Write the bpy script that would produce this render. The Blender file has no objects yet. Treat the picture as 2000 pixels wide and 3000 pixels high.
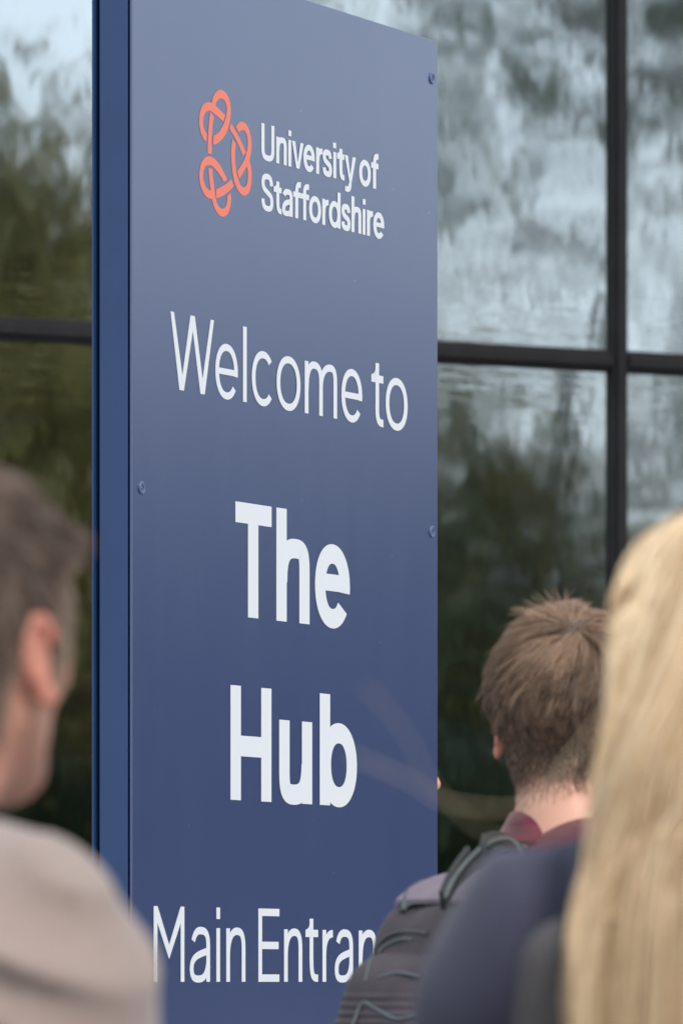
import bpy, math, random
import numpy as np
from mathutils import Vector
from mathutils.geometry import tessellate_polygon

rng = np.random.default_rng(7)
random.seed(7)
scene = bpy.context.scene
COL = scene.collection

# ---------------------------------------------------------------- camera, world, sun, exposure
CAM_Z = 1.40
FPX = 17800.0                      # focal length in pixels of the 2000 px wide photograph
cam_data = bpy.data.cameras.new('camera')
cam = bpy.data.objects.new('camera', cam_data)
COL.objects.link(cam)
cam.location = (0, 0, CAM_Z)
cam.rotation_euler = (math.radians(90), 0, 0)
cam_data.sensor_fit = 'VERTICAL'
cam_data.sensor_height = 36.0
cam_data.sensor_width = 24.0
cam_data.lens = FPX / 3000.0 * 36.0
cam_data.shift_y = 1377.0 / 3000.0
cam_data.clip_start = 0.1
cam_data.clip_end = 2000
cam_data.dof.use_dof = True
cam_data.dof.focus_distance = 9.45
cam_data.dof.aperture_fstop = 8.6
scene.camera = cam

world = bpy.data.worlds.new('World')
scene.world = world
world.use_nodes = True
wt = world.node_tree
wt.nodes.clear()
SUN_EL, SUN_AZ = math.radians(48), math.radians(150)   # azimuth clockwise from +Y
wo = wt.nodes.new('ShaderNodeOutputWorld')
wb = wt.nodes.new('ShaderNodeBackground'); wb.inputs['Strength'].default_value = 0.1
sky = wt.nodes.new('ShaderNodeTexSky'); sky.sky_type = 'NISHITA'; sky.sun_disc = False
sky.sun_elevation = SUN_EL; sky.sun_rotation = SUN_AZ; sky.dust_density = 1.5
tc = wt.nodes.new('ShaderNodeTexCoord')
mp = wt.nodes.new('ShaderNodeMapping'); mp.inputs['Scale'].default_value = (1, 1, 3.5)
nz = wt.nodes.new('ShaderNodeTexNoise'); nz.inputs['Scale'].default_value = 3.2; nz.inputs['Detail'].default_value = 7; nz.inputs['Roughness'].default_value = 0.55
cr = wt.nodes.new('ShaderNodeValToRGB')
cr.color_ramp.elements[0].position = 0.30; cr.color_ramp.elements[0].color = (5.6, 6.6, 7.8, 1)
cr.color_ramp.elements[1].position = 0.66; cr.color_ramp.elements[1].color = (9.2, 10.2, 11.2, 1)
mx = wt.nodes.new('ShaderNodeMix'); mx.data_type = 'RGBA'; mx.inputs[0].default_value = 0.82
wt.links.new(tc.outputs['Generated'], mp.inputs[0]); wt.links.new(mp.outputs[0], nz.inputs['Vector'])
wt.links.new(nz.outputs['Fac'], cr.inputs[0])
wt.links.new(sky.outputs[0], mx.inputs[6]); wt.links.new(cr.outputs[0], mx.inputs[7])
wt.links.new(mx.outputs[2], wb.inputs['Color']); wt.links.new(wb.outputs[0], wo.inputs[0])

sun_data = bpy.data.lights.new('sun', 'SUN')
sun_data.energy = 1.7; sun_data.angle = math.radians(14); sun_data.color = (1.0, 0.955, 0.9)
sun = bpy.data.objects.new('sun', sun_data); COL.objects.link(sun)
sd = Vector((math.sin(SUN_AZ) * math.cos(SUN_EL), math.cos(SUN_AZ) * math.cos(SUN_EL), math.sin(SUN_EL)))
sun.rotation_euler = sd.to_track_quat('Z', 'Y').to_euler()
sun.location = (0, 0, 30)

scene.view_settings.view_transform = 'Standard'
scene.view_settings.look = 'None'
scene.view_settings.exposure = 0.55
scene.view_settings.gamma = 1.0
scene.view_settings.use_curve_mapping = False

# ---------------------------------------------------------------- helpers
def tag(o, label=None, cat=None, group=None, kind=None):
    if label: o['label'] = label
    if cat: o['category'] = cat
    if group: o['group'] = group
    if kind: o['kind'] = kind
    return o

def link(name, verts, faces, mat=None, parent=None, smooth=False, loc=None):
    me = bpy.data.meshes.new(name)
    if isinstance(verts, np.ndarray): verts = verts.tolist()
    if isinstance(faces, np.ndarray): faces = faces.tolist()
    me.from_pydata(verts, [], faces)
    me.update()
    if mat: me.materials.append(mat)
    if smooth: me.polygons.foreach_set('use_smooth', [True] * len(me.polygons))
    o = bpy.data.objects.new(name, me)
    COL.objects.link(o)
    if parent: o.parent = parent
    if loc is not None: o.location = loc
    return o

def empty(name, loc, rz=0.0):
    o = bpy.data.objects.new(name, None); COL.objects.link(o)
    o.location = loc; o.rotation_euler = (0, 0, rz)
    o.empty_display_size = 0.1
    return o

BOXF = [(0, 3, 2, 1), (4, 5, 6, 7), (0, 1, 5, 4), (1, 2, 6, 5), (2, 3, 7, 6), (3, 0, 4, 7)]
def boxv(x0, y0, z0, x1, y1, z1):
    return [(x0, y0, z0), (x1, y0, z0), (x1, y1, z0), (x0, y1, z0), (x0, y0, z1), (x1, y0, z1), (x1, y1, z1), (x0, y1, z1)]
def box(name, x0, y0, z0, x1, y1, z1, mat, parent=None, bevel=0.0):
    o = link(name, boxv(x0, y0, z0, x1, y1, z1), BOXF, mat, parent)
    if bevel:
        b = o.modifiers.new('bevel', 'BEVEL'); b.width = bevel; b.segments = 2; b.limit_method = 'ANGLE'
    return o

def mat_new(name):
    m = bpy.data.materials.new(name); m.use_nodes = True
    nt = m.node_tree
    return m, nt, nt.nodes['Principled BSDF']

def N(nt, t, **kw):
    n = nt.nodes.new(t)
    for k, v in kw.items():
        if k in n.inputs: n.inputs[k].default_value = v
        else: setattr(n, k, v)
    return n

def simple(name, col, rough=0.6, spec=0.5, noise=0.0, nscale=20.0, bump=0.0, bscale=200.0, metal=0.0, stretch=None, subs=0.0, sheen=0.0):
    m, nt, p = mat_new(name)
    p.inputs['Base Color'].default_value = (*col, 1); p.inputs['Roughness'].default_value = rough
    p.inputs['Specular IOR Level'].default_value = spec; p.inputs['Metallic'].default_value = metal
    if sheen:
        p.inputs['Sheen Weight'].default_value = sheen
    if subs:
        p.inputs['Subsurface Weight'].default_value = subs
        p.inputs['Subsurface Radius'].default_value = (0.012, 0.005, 0.003); p.inputs['Subsurface Scale'].default_value = 1.0
    t = N(nt, 'ShaderNodeTexCoord'); src = t.outputs['Object']
    if stretch:
        mpn = N(nt, 'ShaderNodeMapping'); mpn.inputs['Scale'].default_value = stretch
        nt.links.new(src, mpn.inputs[0]); src = mpn.outputs[0]
    if noise:
        n = N(nt, 'ShaderNodeTexNoise', Scale=nscale, Detail=5.0, Roughness=0.6); nt.links.new(src, n.inputs['Vector'])
        r = N(nt, 'ShaderNodeValToRGB')
        r.color_ramp.elements[0].position = 0.3; r.color_ramp.elements[1].position = 0.7
        r.color_ramp.elements[0].color = (*[c * (1 - noise) for c in col], 1)
        r.color_ramp.elements[1].color = (*[min(1, c * (1 + noise)) for c in col], 1)
        nt.links.new(n.outputs['Fac'], r.inputs[0]); nt.links.new(r.outputs[0], p.inputs['Base Color'])
    if bump:
        n2 = N(nt, 'ShaderNodeTexNoise', Scale=bscale, Detail=3.0); nt.links.new(src, n2.inputs['Vector'])
        b = N(nt, 'ShaderNodeBump', Strength=bump, Distance=0.002); nt.links.new(n2.outputs['Fac'], b.inputs['Height'])
        nt.links.new(b.outputs[0], p.inputs['Normal'])
    return m

# ---------------------------------------------------------------- signed distance fields and surface nets
def ell(c, r, rot=None):
    c = np.array(c, float); r = np.array(r, float)
    def f(P):
        q = P - c
        if rot is not None: q = q @ rot
        k0 = np.linalg.norm(q / r, axis=-1); k1 = np.linalg.norm(q / (r * r), axis=-1)
        return k0 * (k0 - 1.0) / np.maximum(k1, 1e-9)
    R = r.max() if rot is not None else r
    return f, (c - R, c + R)
def cone(a, b, ra, rb):
    a = np.array(a, float); b = np.array(b, float); ab = b - a; L2 = ab @ ab
    def f(P):
        q = P - a; t = np.clip((q @ ab) / L2, 0, 1)
        return np.linalg.norm(q - t[..., None] * ab, axis=-1) - (ra + (rb - ra) * t)
    m = max(ra, rb)
    return f, (np.minimum(a, b) - m, np.maximum(a, b) + m)
def rbox(c, h, r, rot=None):
    c = np.array(c, float); h = np.array(h, float)
    def f(P):
        q = P - c
        if rot is not None: q = q @ rot
        q = np.abs(q) - (h - r)
        return np.linalg.norm(np.maximum(q, 0), axis=-1) + np.minimum(q.max(axis=-1), 0) - r
    R = np.linalg.norm(h) if rot is not None else h
    return f, (c - R, c + R)
def rotx(a):
    c, s = math.cos(a), math.sin(a); return np.array([[1, 0, 0], [0, c, -s], [0, s, c]])
def roty(a):
    c, s = math.cos(a), math.sin(a); return np.array([[c, 0, s], [0, 1, 0], [-s, 0, c]])
def rotz(a):
    c, s = math.cos(a), math.sin(a); return np.array([[c, -s, 0], [s, c, 0], [0, 0, 1]])

class Field:
    def __init__(self): self.p = []
    def add(self, prim, k=0.01, inflate=0.0, op='u'):
        self.p.append((prim[0], prim[1], k, inflate, op)); return self
    @staticmethod
    def comb(v, d, k, op):
        if op == 'u':
            h = np.clip(0.5 + 0.5 * (v - d) / k, 0, 1); return v + (d - v) * h - k * h * (1 - h)
        if op == 's':
            d = -d; h = np.clip(0.5 - 0.5 * (v - d) / k, 0, 1); return v + (d - v) * h + k * h * (1 - h)
        return np.maximum(v, d)
    def ev(self, P):
        v = np.full(P.shape[:-1], 0.5)
        for f, bb, k, inf, op in self.p:
            v = self.comb(v, f(P) - inf, k, op)
        return v
    def grid(self, xs, ys, zs):
        v = np.full((len(xs), len(ys), len(zs)), 0.5)
        for f, bb, k, inf, op in self.p:
            if op == 'i':
                sl = (slice(None),) * 3
            else:
                pad = k + inf + 0.03
                sl = tuple(slice(max(0, np.searchsorted(a, bb[0][i] - pad) - 1), np.searchsorted(a, bb[1][i] + pad) + 1) for i, a in enumerate((xs, ys, zs)))
            X, Y, Z = np.meshgrid(xs[sl[0]], ys[sl[1]], zs[sl[2]], indexing='ij')
            if X.size == 0: continue
            v[sl] = self.comb(v[sl], f(np.stack([X, Y, Z], -1)) - inf, k, op)
        return v
    def grad(self, P, e=0.002):
        g = np.empty_like(P)
        for i in range(3):
            d = np.zeros(3); d[i] = e
            g[..., i] = self.ev(P + d) - self.ev(P - d)
        return g / np.maximum(np.linalg.norm(g, axis=-1, keepdims=True), 1e-9)

CORN = np.array([(i, j, k) for i in (0, 1) for j in (0, 1) for k in (0, 1)])
EDG = [(a, b) for a in range(8) for b in range(a + 1, 8) if np.abs(CORN[a] - CORN[b]).sum() == 1]
def surface_net(v, xs, ys, zs):
    ins = v < 0
    cnt = sum(ins[c[0]:v.shape[0] - 1 + c[0], c[1]:v.shape[1] - 1 + c[1], c[2]:v.shape[2] - 1 + c[2]].astype(np.int8) for c in CORN)
    act = (cnt > 0) & (cnt < 8)
    idx = np.full(act.shape, -1, np.int64); ijk = np.argwhere(act); idx[act] = np.arange(len(ijk))
    cv = np.stack([v[ijk[:, 0] + c[0], ijk[:, 1] + c[1], ijk[:, 2] + c[2]] for c in CORN], 1)
    cp = np.stack([np.stack([xs[ijk[:, 0] + c[0]], ys[ijk[:, 1] + c[1]], zs[ijk[:, 2] + c[2]]], -1) for c in CORN], 1)
    acc = np.zeros((len(ijk), 3)); n = np.zeros(len(ijk))
    for a, b in EDG:
        m = (cv[:, a] < 0) != (cv[:, b] < 0)
        t = cv[:, a] / np.where(m, cv[:, a] - cv[:, b], 1)
        p = cp[:, a] + (cp[:, b] - cp[:, a]) * t[:, None]
        acc[m] += p[m]; n[m] += 1
    V = acc / n[:, None]
    F = []
    for ax in range(3):
        lo = [slice(1, -1)] * 3; hi = [slice(1, -1)] * 3
        lo[ax] = slice(0, -1); hi[ax] = slice(1, None)
        A = ins[tuple(lo)]; B = ins[tuple(hi)]
        ch = np.argwhere(A != B)
        s = A[tuple(ch.T)]
        ch = ch + 1; ch[:, ax] -= 1
        u, w = [(1, 2), (2, 0), (0, 1)][ax]
        def cell(du, dw):
            c = ch.copy(); c[:, u] -= du; c[:, w] -= dw; return idx[tuple(c.T)]
        q = np.stack([cell(1, 1), cell(0, 1), cell(0, 0), cell(1, 0)], 1)
        q[~s] = q[~s][:, ::-1]
        F.append(q)
    F = np.concatenate(F); F = F[(F >= 0).all(1)]
    return V, F
def axis(segs):
    out = [segs[0][0]]
    for a, b, h in segs:
        n = max(1, int(round((b - a) / h))); out += list(np.linspace(a, b, n + 1)[1:])
    return np.array(out)
def field_obj(name, F, xs, ys, zs, mat, parent=None, disp=None):
    v = F.grid(xs, ys, zs)
    if disp is not None:
        X, Y, Z = np.meshgrid(xs, ys, zs, indexing='ij'); near = np.abs(v) < 0.05
        P = np.stack([X[near], Y[near], Z[near]], -1); v[near] = v[near] - disp(P)
    V, Q = surface_net(v, xs, ys, zs)
    return link(name, V, Q, mat, parent, smooth=True)
def wob(P, fx, fy, fz, ph=0.0):
    """cheap smooth pseudo noise in about -1..1"""
    x, y, z = P[..., 0] * fx, P[..., 1] * fy, P[..., 2] * fz
    return (np.sin(x + 1.7 * np.sin(z * 0.7 + ph) + ph) + np.sin(z * 1.1 + 1.3 * np.sin(y + ph * 2) + 0.5 * x) + np.sin(0.8 * y - 0.6 * z + 1.9 * np.sin(0.9 * x - ph))) / 3.0

# tubes along a polyline
def tube(pts, rad, n=8, closed=False):
    pts = [Vector(p) for p in pts]; V = []; Fc = []
    up = None
    for i, p in enumerate(pts):
        a = pts[max(0, i - 1)]; b = pts[min(len(pts) - 1, i + 1)]
        t = (b - a).normalized()
        if up is None: up = t.orthogonal().normalized()
        up = (up - t * up.dot(t)).normalized(); s = t.cross(up)
        r = rad(i / (len(pts) - 1)) if callable(rad) else rad
        for k in range(n):
            a_ = 2 * math.pi * k / n
            V.append(tuple(p + (up * math.cos(a_) + s * math.sin(a_)) * r))
    for i in range(len(pts) - 1):
        for k in range(n):
            Fc.append((i * n + k, i * n + (k + 1) % n, (i + 1) * n + (k + 1) % n, (i + 1) * n + k))
    Fc.append(tuple(range(n))[::-1]); Fc.append(tuple((len(pts) - 1) * n + k for k in range(n)))
    return V, Fc
def catmull(pts, per=8):
    P = [np.array(p, float) for p in pts]; P = [2 * P[0] - P[1]] + P + [2 * P[-1] - P[-2]]; out = []
    for i in range(1, len(P) - 2):
        for s in range(per):
            t = s / per
            out.append(0.5 * ((2 * P[i]) + (-P[i - 1] + P[i + 1]) * t + (2 * P[i - 1] - 5 * P[i] + 4 * P[i + 1] - P[i + 2]) * t * t + (-P[i - 1] + 3 * P[i] - 3 * P[i + 1] + P[i + 2]) * t ** 3))
    out.append(P[-2]); return out

# ---------------------------------------------------------------- ground
m_ground, nt, p = mat_new('paving')
t_ = N(nt, 'ShaderNodeTexCoord'); br = N(nt, 'ShaderNodeTexBrick', Scale=1.0)
br.inputs['Color1'].default_value = (0.27, 0.26, 0.245, 1); br.inputs['Color2'].default_value = (0.22, 0.215, 0.205, 1)
br.inputs['Mortar'].default_value = (0.1, 0.1, 0.095, 1); br.inputs['Mortar Size'].default_value = 0.006
br.inputs['Brick Width'].default_value = 0.6; br.inputs['Row Height'].default_value = 0.4
nt.links.new(t_.outputs['Object'], br.inputs['Vector']); nt.links.new(br.outputs[0], p.inputs['Base Color']); p.inputs['Roughness'].default_value = 0.85
g = link('ground', [(-400, -400, 0), (400, -400, 0), (400, 400, 0), (-400, 400, 0)], [(0, 1, 2, 3)], m_ground)
tag(g, 'pale paved ground in front of the glass building', kind='structure')

# ---------------------------------------------------------------- glass building
WA = math.radians(27.5)                        # the facade recedes to the right
WO = Vector((0.27, 16.0, 0.0)); WU = Vector((math.cos(WA), math.sin(WA), 0)); WN = Vector((math.sin(WA), -math.cos(WA), 0))
bld = empty('glass_building', WO, WA)          # local x along the facade, local -y outwards
tag(bld, 'glazed building front with black metal frames mirroring trees and cloudy sky', 'building')
m_frame = simple('black_frame', (0.012, 0.011, 0.0115), 0.62, 0.22, noise=0.25, nscale=9)
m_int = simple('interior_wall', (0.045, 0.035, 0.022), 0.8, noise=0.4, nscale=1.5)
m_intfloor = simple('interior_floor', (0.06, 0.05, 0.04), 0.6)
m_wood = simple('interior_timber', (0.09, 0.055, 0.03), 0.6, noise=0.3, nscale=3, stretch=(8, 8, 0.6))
m_clad = simple('dark_cladding', (0.06, 0.06, 0.062), 0.5, noise=0.15, nscale=3)
def glass_mat(name, seed):
    m = bpy.data.materials.new(name); m.use_nodes = True; nt = m.node_tree; nt.nodes.clear()
    out = N(nt, 'ShaderNodeOutputMaterial'); mix = N(nt, 'ShaderNodeMixShader')
    gl = N(nt, 'ShaderNodeBsdfGlossy', Roughness=0.031); gl.inputs['Color'].default_value = (0.9, 0.96, 0.97, 1)
    tr = N(nt, 'ShaderNodeBsdfTransparent'); tr.inputs['Color'].default_value = (0.5, 0.56, 0.5, 1)
    lw = N(nt, 'ShaderNodeLayerWeight', Blend=0.35)
    mr = N(nt, 'ShaderNodeMapRange'); mr.inputs[3].default_value = 0.70; mr.inputs[4].default_value = 1.0
    nt.links.new(lw.outputs['Fresnel'], mr.inputs[0]); nt.links.new(mr.outputs[0], mix.inputs[0])
    uv = N(nt, 'ShaderNodeTexCoord'); mpn = N(nt, 'ShaderNodeMapping'); mpn.inputs['Location'].default_value = (seed * 3.7, 0, seed * 1.3)
    mpn.inputs['Scale'].default_value = (1.0, 1.0, 0.55)
    n1 = N(nt, 'ShaderNodeTexNoise', Scale=1.4, Detail=1.5); n2 = N(nt, 'ShaderNodeTexNoise', Scale=9.0, Detail=2.0)
    nt.links.new(uv.outputs['Object'], mpn.inputs[0]); nt.links.new(mpn.outputs[0], n1.inputs['Vector']); nt.links.new(mpn.outputs[0], n2.inputs['Vector'])
    b1 = N(nt, 'ShaderNodeBump', Strength=1.0, Distance=0.0045); b2 = N(nt, 'ShaderNodeBump', Strength=1.0, Distance=0.00022)
    nt.links.new(n1.outputs['Fac'], b1.inputs['Height']); nt.links.new(n2.outputs['Fac'], b2.inputs['Height'])
    nt.links.new(b1.outputs[0], b2.inputs['Normal'])
    sx = N(nt, 'ShaderNodeSeparateXYZ'); nt.links.new(uv.outputs['Object'], sx.inputs[0])
    sb = N(nt, 'ShaderNodeMath', operation='SUBTRACT'); sb.inputs[1].default_value = 3.057; nt.links.new(sx.outputs[2], sb.inputs[0])
    ab = N(nt, 'ShaderNodeMath', operation='ABSOLUTE'); nt.links.new(sb.outputs[0], ab.inputs[0])
    mk = N(nt, 'ShaderNodeMapRange'); mk.inputs[1].default_value = .05; mk.inputs[2].default_value = .17; mk.inputs[3].default_value = 1.0; mk.inputs[4].default_value = 0.0; nt.links.new(ab.outputs[0], mk.inputs[0])
    mp4 = N(nt, 'ShaderNodeMapping'); mp4.inputs['Scale'].default_value = (2.2, 1, 16); n5 = N(nt, 'ShaderNodeTexNoise', Scale=2.2, Detail=3.0)
    nt.links.new(uv.outputs['Object'], mp4.inputs[0]); nt.links.new(mp4.outputs[0], n5.inputs['Vector'])
    mu = N(nt, 'ShaderNodeMath', operation='MULTIPLY'); nt.links.new(n5.outputs['Fac'], mu.inputs[0]); nt.links.new(mk.outputs[0], mu.inputs[1])
    b3 = N(nt, 'ShaderNodeBump', Strength=1.0, Distance=0.00028); nt.links.new(mu.outputs[0], b3.inputs['Height']); nt.links.new(b2.outputs[0], b3.inputs['Normal'])
    nt.links.new(b3.outputs[0], gl.inputs['Normal'])
    nt.links.new(tr.outputs[0], mix.inputs[1]); nt.links.new(gl.outputs[0], mix.inputs[2]); nt.links.new(mix.outputs[0], out.inputs[0])
    return m
m_glass = [glass_mat('window_glass', i) for i in range(3)]
MS = 1.28                                      # mullion spacing
MX0 = 0.520                                    # the mullion at px 1800
ZT = CAM_Z + 1.657                             # transom centre height
FH = 6.6
cols = [MX0 + MS * k for k in range(-9, 7)]
for i, x in enumerate(cols):
    box('mullion', x - 0.024, -0.026, 0.12, x + 0.024, 0.055, FH, m_frame, bld, bevel=0.004)
    box('mullion', x - 0.014, -0.037, 0.12, x + 0.014, -0.0285, FH, m_frame, bld, bevel=0.003)
for i in range(len(cols) - 1):
    x0, x1 = cols[i] + 0.025, cols[i + 1] - 0.025
    for (za, zb) in ((0.12, 0.19), (ZT - 0.029, ZT + 0.029), (FH - 0.09, FH)):
        box('transom', x0, -0.022, za, x1, 0.050, zb, m_frame, bld, bevel=0.004)
        if za > 1 and za < 5: box('transom', x0, -0.033, ZT - 0.015, x1, -0.0245, ZT + 0.015, m_frame, bld, bevel=0.003)
    for (za, zb) in ((0.192, ZT - 0.031), (ZT + 0.031, FH - 0.092)):
        link('window_pane', boxv(x0, -0.006, za, x1, 0.006, zb)[0:8], [(0, 1, 5, 4)], m_glass[(i * 2 + (za > 1)) % 3], bld)
X0, X1 = cols[0] - 0.03, cols[-1] + 0.03
box('plinth', X0, -0.1, 0.004, X1, 0.3, 0.118, m_clad, bld)
box('roof_fascia', X0 - 0.1, -0.25, FH + 0.002, X1 + 0.1, 9.0, FH + 0.8, m_clad, bld)
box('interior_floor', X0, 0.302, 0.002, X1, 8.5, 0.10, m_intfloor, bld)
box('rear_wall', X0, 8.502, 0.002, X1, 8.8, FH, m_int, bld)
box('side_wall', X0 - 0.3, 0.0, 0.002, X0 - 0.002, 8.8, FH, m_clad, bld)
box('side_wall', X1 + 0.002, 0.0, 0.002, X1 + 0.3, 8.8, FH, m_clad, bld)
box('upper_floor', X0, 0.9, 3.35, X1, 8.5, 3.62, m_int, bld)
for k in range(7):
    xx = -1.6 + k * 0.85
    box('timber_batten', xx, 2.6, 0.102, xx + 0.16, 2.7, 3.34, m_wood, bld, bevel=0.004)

# ---------------------------------------------------------------- trees (seen mirrored in the glass; unseen belt added for the sign's reflection)
def mirror(v):
    v = Vector(v); d = (v - WO).dot(WN); return v - 2 * d * WN
m_bark = simple('bark', (0.09, 0.075, 0.06), 0.9, noise=0.4, nscale=12, stretch=(3, 3, 0.6), bump=0.6, bscale=30)
def leaf_mat(name, a, b):
    m, nt, p = mat_new(name)
    t = N(nt, 'ShaderNodeTexCoord'); n = N(nt, 'ShaderNodeTexNoise', Scale=1.1, Detail=4.0); r = N(nt, 'ShaderNodeValToRGB')
    r.color_ramp.elements[0].position = 0.35; r.color_ramp.elements[1].position = 0.65
    r.color_ramp.elements[0].color = (*a, 1); r.color_ramp.elements[1].color = (*b, 1)
    nt.links.new(t.outputs['Object'], n.inputs['Vector']); nt.links.new(n.outputs['Fac'], r.inputs[0]); nt.links.new(r.outputs[0], p.inputs['Base Color'])
    p.inputs['Roughness'].default_value = 0.6
    return m
m_leaf_dark = leaf_mat('dark_leaves', (0.018, 0.032, 0.014), (0.05, 0.075, 0.022))
m_leaf_olive = leaf_mat('olive_leaves', (0.095, 0.085, 0.016), (0.24, 0.20, 0.045))
m_leaf_grey = leaf_mat('grey_green_leaves', (0.028, 0.048, 0.02), (0.085, 0.115, 0.05))
def leaves_mesh(cent, size, rg, stretchz=1.0):
    n = len(cent)
    a = rg.normal(size=(n, 3)); a /= np.linalg.norm(a, axis=1, keepdims=True)
    b = np.cross(a, rg.normal(size=(n, 3))); b /= np.linalg.norm(b, axis=1, keepdims=True)
    s = size * rg.uniform(0.6, 1.3, (n, 1))
    a = a * s; b = b * s * 0.6; a[:, 2] *= stretchz
    V = np.stack([cent - a, cent + b, cent + a, cent - b], 1).reshape(-1, 3)
    F = np.arange(n * 4).reshape(n, 4)
    return V, F
def make_tree(seed, h, rad, zlow, nclump, nleaf, leafsize, mat, droop=False, label='', airy=1.0):
    rg = np.random.default_rng(seed)
    root = empty('tree', (0, 0, 0))
    tv, tf = [], []
    def addtube(pts, r):
        V, Fc = tube(pts, r, 7); o = len(tv); tv.extend(V); tf.extend([tuple(i + o for i in f) for f in Fc])
    lean = rg.normal(0, 0.25, 2)
    addtube(catmull([(0, 0, -0.1), (lean[0] * .2, lean[1] * .2, h * .3), (lean[0] * .6, lean[1] * .6, h * .6), (lean[0], lean[1], h * .92)], 5), lambda t: h * (0.010 if droop else 0.022) * (1 - t * .85) + .015)
    C = []
    for k in range(nclump):
        u = rg.uniform(0, 1); th = rg.uniform(0, 2 * math.pi)
        z = zlow + (h - zlow) * u
        rr = rad * math.sin(math.pi * min(0.98, 0.12 + 0.86 * u)) ** 0.7 * math.sqrt(rg.uniform(0.1, 1))
        c = np.array([rr * math.cos(th), rr * math.sin(th), z])
        if k % (7 if droop else 3) == 0:
            zb = max(h * 0.2, z - rr * 0.9)
            addtube(catmull([(lean[0] * zb / h, lean[1] * zb / h, zb), (c[0] * .5, c[1] * .5, (zb + z) / 2 + .15), tuple(c)], 4), lambda t: (0.028 if droop else 0.05) * (1 - t) + 0.010)
        m = nleaf
        if droop:
            L = rg.uniform(0.9, 2.4)
            q = rg.normal(0, 1, (m, 3)) * np.array([0.17, 0.17, 0.1]); tt = rg.uniform(0, 1, m)
            q[:, 2] -= tt * L; q[:, 0] += tt * rg.normal(0, 0.35); C.append(c + q)
        else:
            s = rg.uniform(0.35, 0.8) * airy
            C.append(c + rg.normal(0, 1, (m, 3)) * np.array([s, s, s * .75]))
    C = np.concatenate(C); C = C[C[:, 2] > 0.3]
    V, F = leaves_mesh(C, leafsize, rg, 1.5 if droop else 1.0)
    link('trunk', tv, tf, m_bark, root, smooth=True)
    link('crown', V, F, mat, root)
    return root
def clone(root):
    r = root.copy(); COL.objects.link(r)
    for c in root.children:
        d = c.copy(); COL.objects.link(d); d.parent = r
    return r
def vpos(px, dist):            # a place whose mirror image in the facade stands at that bearing and distance
    return mirror(((px - 1000) / FPX * dist, dist, 0))
TG = 'trees across the forecourt mirrored in the glass'
airy_tree = make_tree(11, 12.5, 3.6, 4.0, 160, 84, 0.055, m_leaf_grey, True)
airy_tree.location = vpos(1640, 50)
tag(airy_tree, 'airy drooping grey green tree mirrored right of the blue sign', 'tree', TG)
thick_tree = make_tree(12, 7.4, 3.0, 0.8, 150, 130, 0.10, m_leaf_dark)
thick_tree.location = vpos(-470, 56); thick_tree.scale = (1.22, 1.22, 1.24)
tag(thick_tree, 'dense dark green tree mirrored left of the blue sign', 'tree', TG)
olive_tree = make_tree(13, 5.9, 1.9, 0.5, 110, 130, 0.08, m_leaf_olive)
olive_tree.location = vpos(1420, 52)
tag(olive_tree, 'low olive green tree mirrored under the airy tree beside the sign', 'tree', TG)
specs = [(thick_tree, 950, 60, 0.78, 1.1, 'dark tree mirrored behind the middle of the sign'),
         (thick_tree, 1950, 63, 0.62, 2.0, 'dark tree mirrored low behind the blonde head'),
         (thick_tree, 1500, 66, 0.50, 0.3, 'dark tree mirrored low above the brown haired head'),
         (olive_tree, 60, 48, 1.28, 2.2, 'olive tree mirrored below the left transom'),
         (olive_tree, 520, 50, 0.8, 4.2, 'olive tree mirrored behind the left half of the sign'),
         (airy_tree, 2650, 54, 1.0, 3.0, 'airy tree mirrored beyond the right mullion')]
for src, px, d, s, rz, lab in specs:
    c = clone(src); c.location = vpos(px, d); c.scale = (s, s, s); c.rotation_euler = (0, 0, rz)
    tag(c, lab, 'tree', TG)
# an added belt of unseen trees, most placed to darken the sign's low reflections
for k, (x, y, s) in enumerate([((44 + 5 * (j % 2)) * math.cos(math.radians(19 + 3.6 * j)), 9.5 + (44 + 5 * (j % 2)) * math.sin(math.radians(19 + 3.6 * j)), .80 + .08 * (j % 3)) for j in range(11)] + [(14, -38, 1.0), (-6, -42, .95), (-22, -36, 1.1)]):
    c = clone(thick_tree); c.location = (x, y, 0); c.scale = (s, s, s); c.rotation_euler = (0, 0, k * 1.3)
    tag(c, 'unseen dark round tree added in the belt beyond the open forecourt', 'tree', 'added belt of unseen trees beyond the forecourt')
hv = rng.uniform(0, 1, (26000, 3))
def hedge(name, a, b, h, w, label):
    a = Vector(a); b = Vector(b); d = (b - a); nn = Vector((-d.y, d.x, 0)).normalized()
    n = 16000; t = rng.uniform(0, 1, n); s = rng.uniform(-.5, .5, n) * w; z = np.abs(rng.uniform(0, 1, n)) ** .7 * h * (1 + .18 * np.sin(t * 23) + .1 * np.sin(t * 61))
    C = np.stack([a.x + d.x * t + nn.x * s, a.y + d.y * t + nn.y * s, z], -1)
    V, F = leaves_mesh(C, 0.13, rng)
    o = link(name, V, F, m_leaf_dark); tag(o, label, 'hedge'); return o
ha, hb = vpos(-2200, 45), vpos(4200, 45)
hedge('hedge', ha, hb, 2.9, 1.2, 'dark leafy hedge mirrored low in the glass behind the people')

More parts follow.
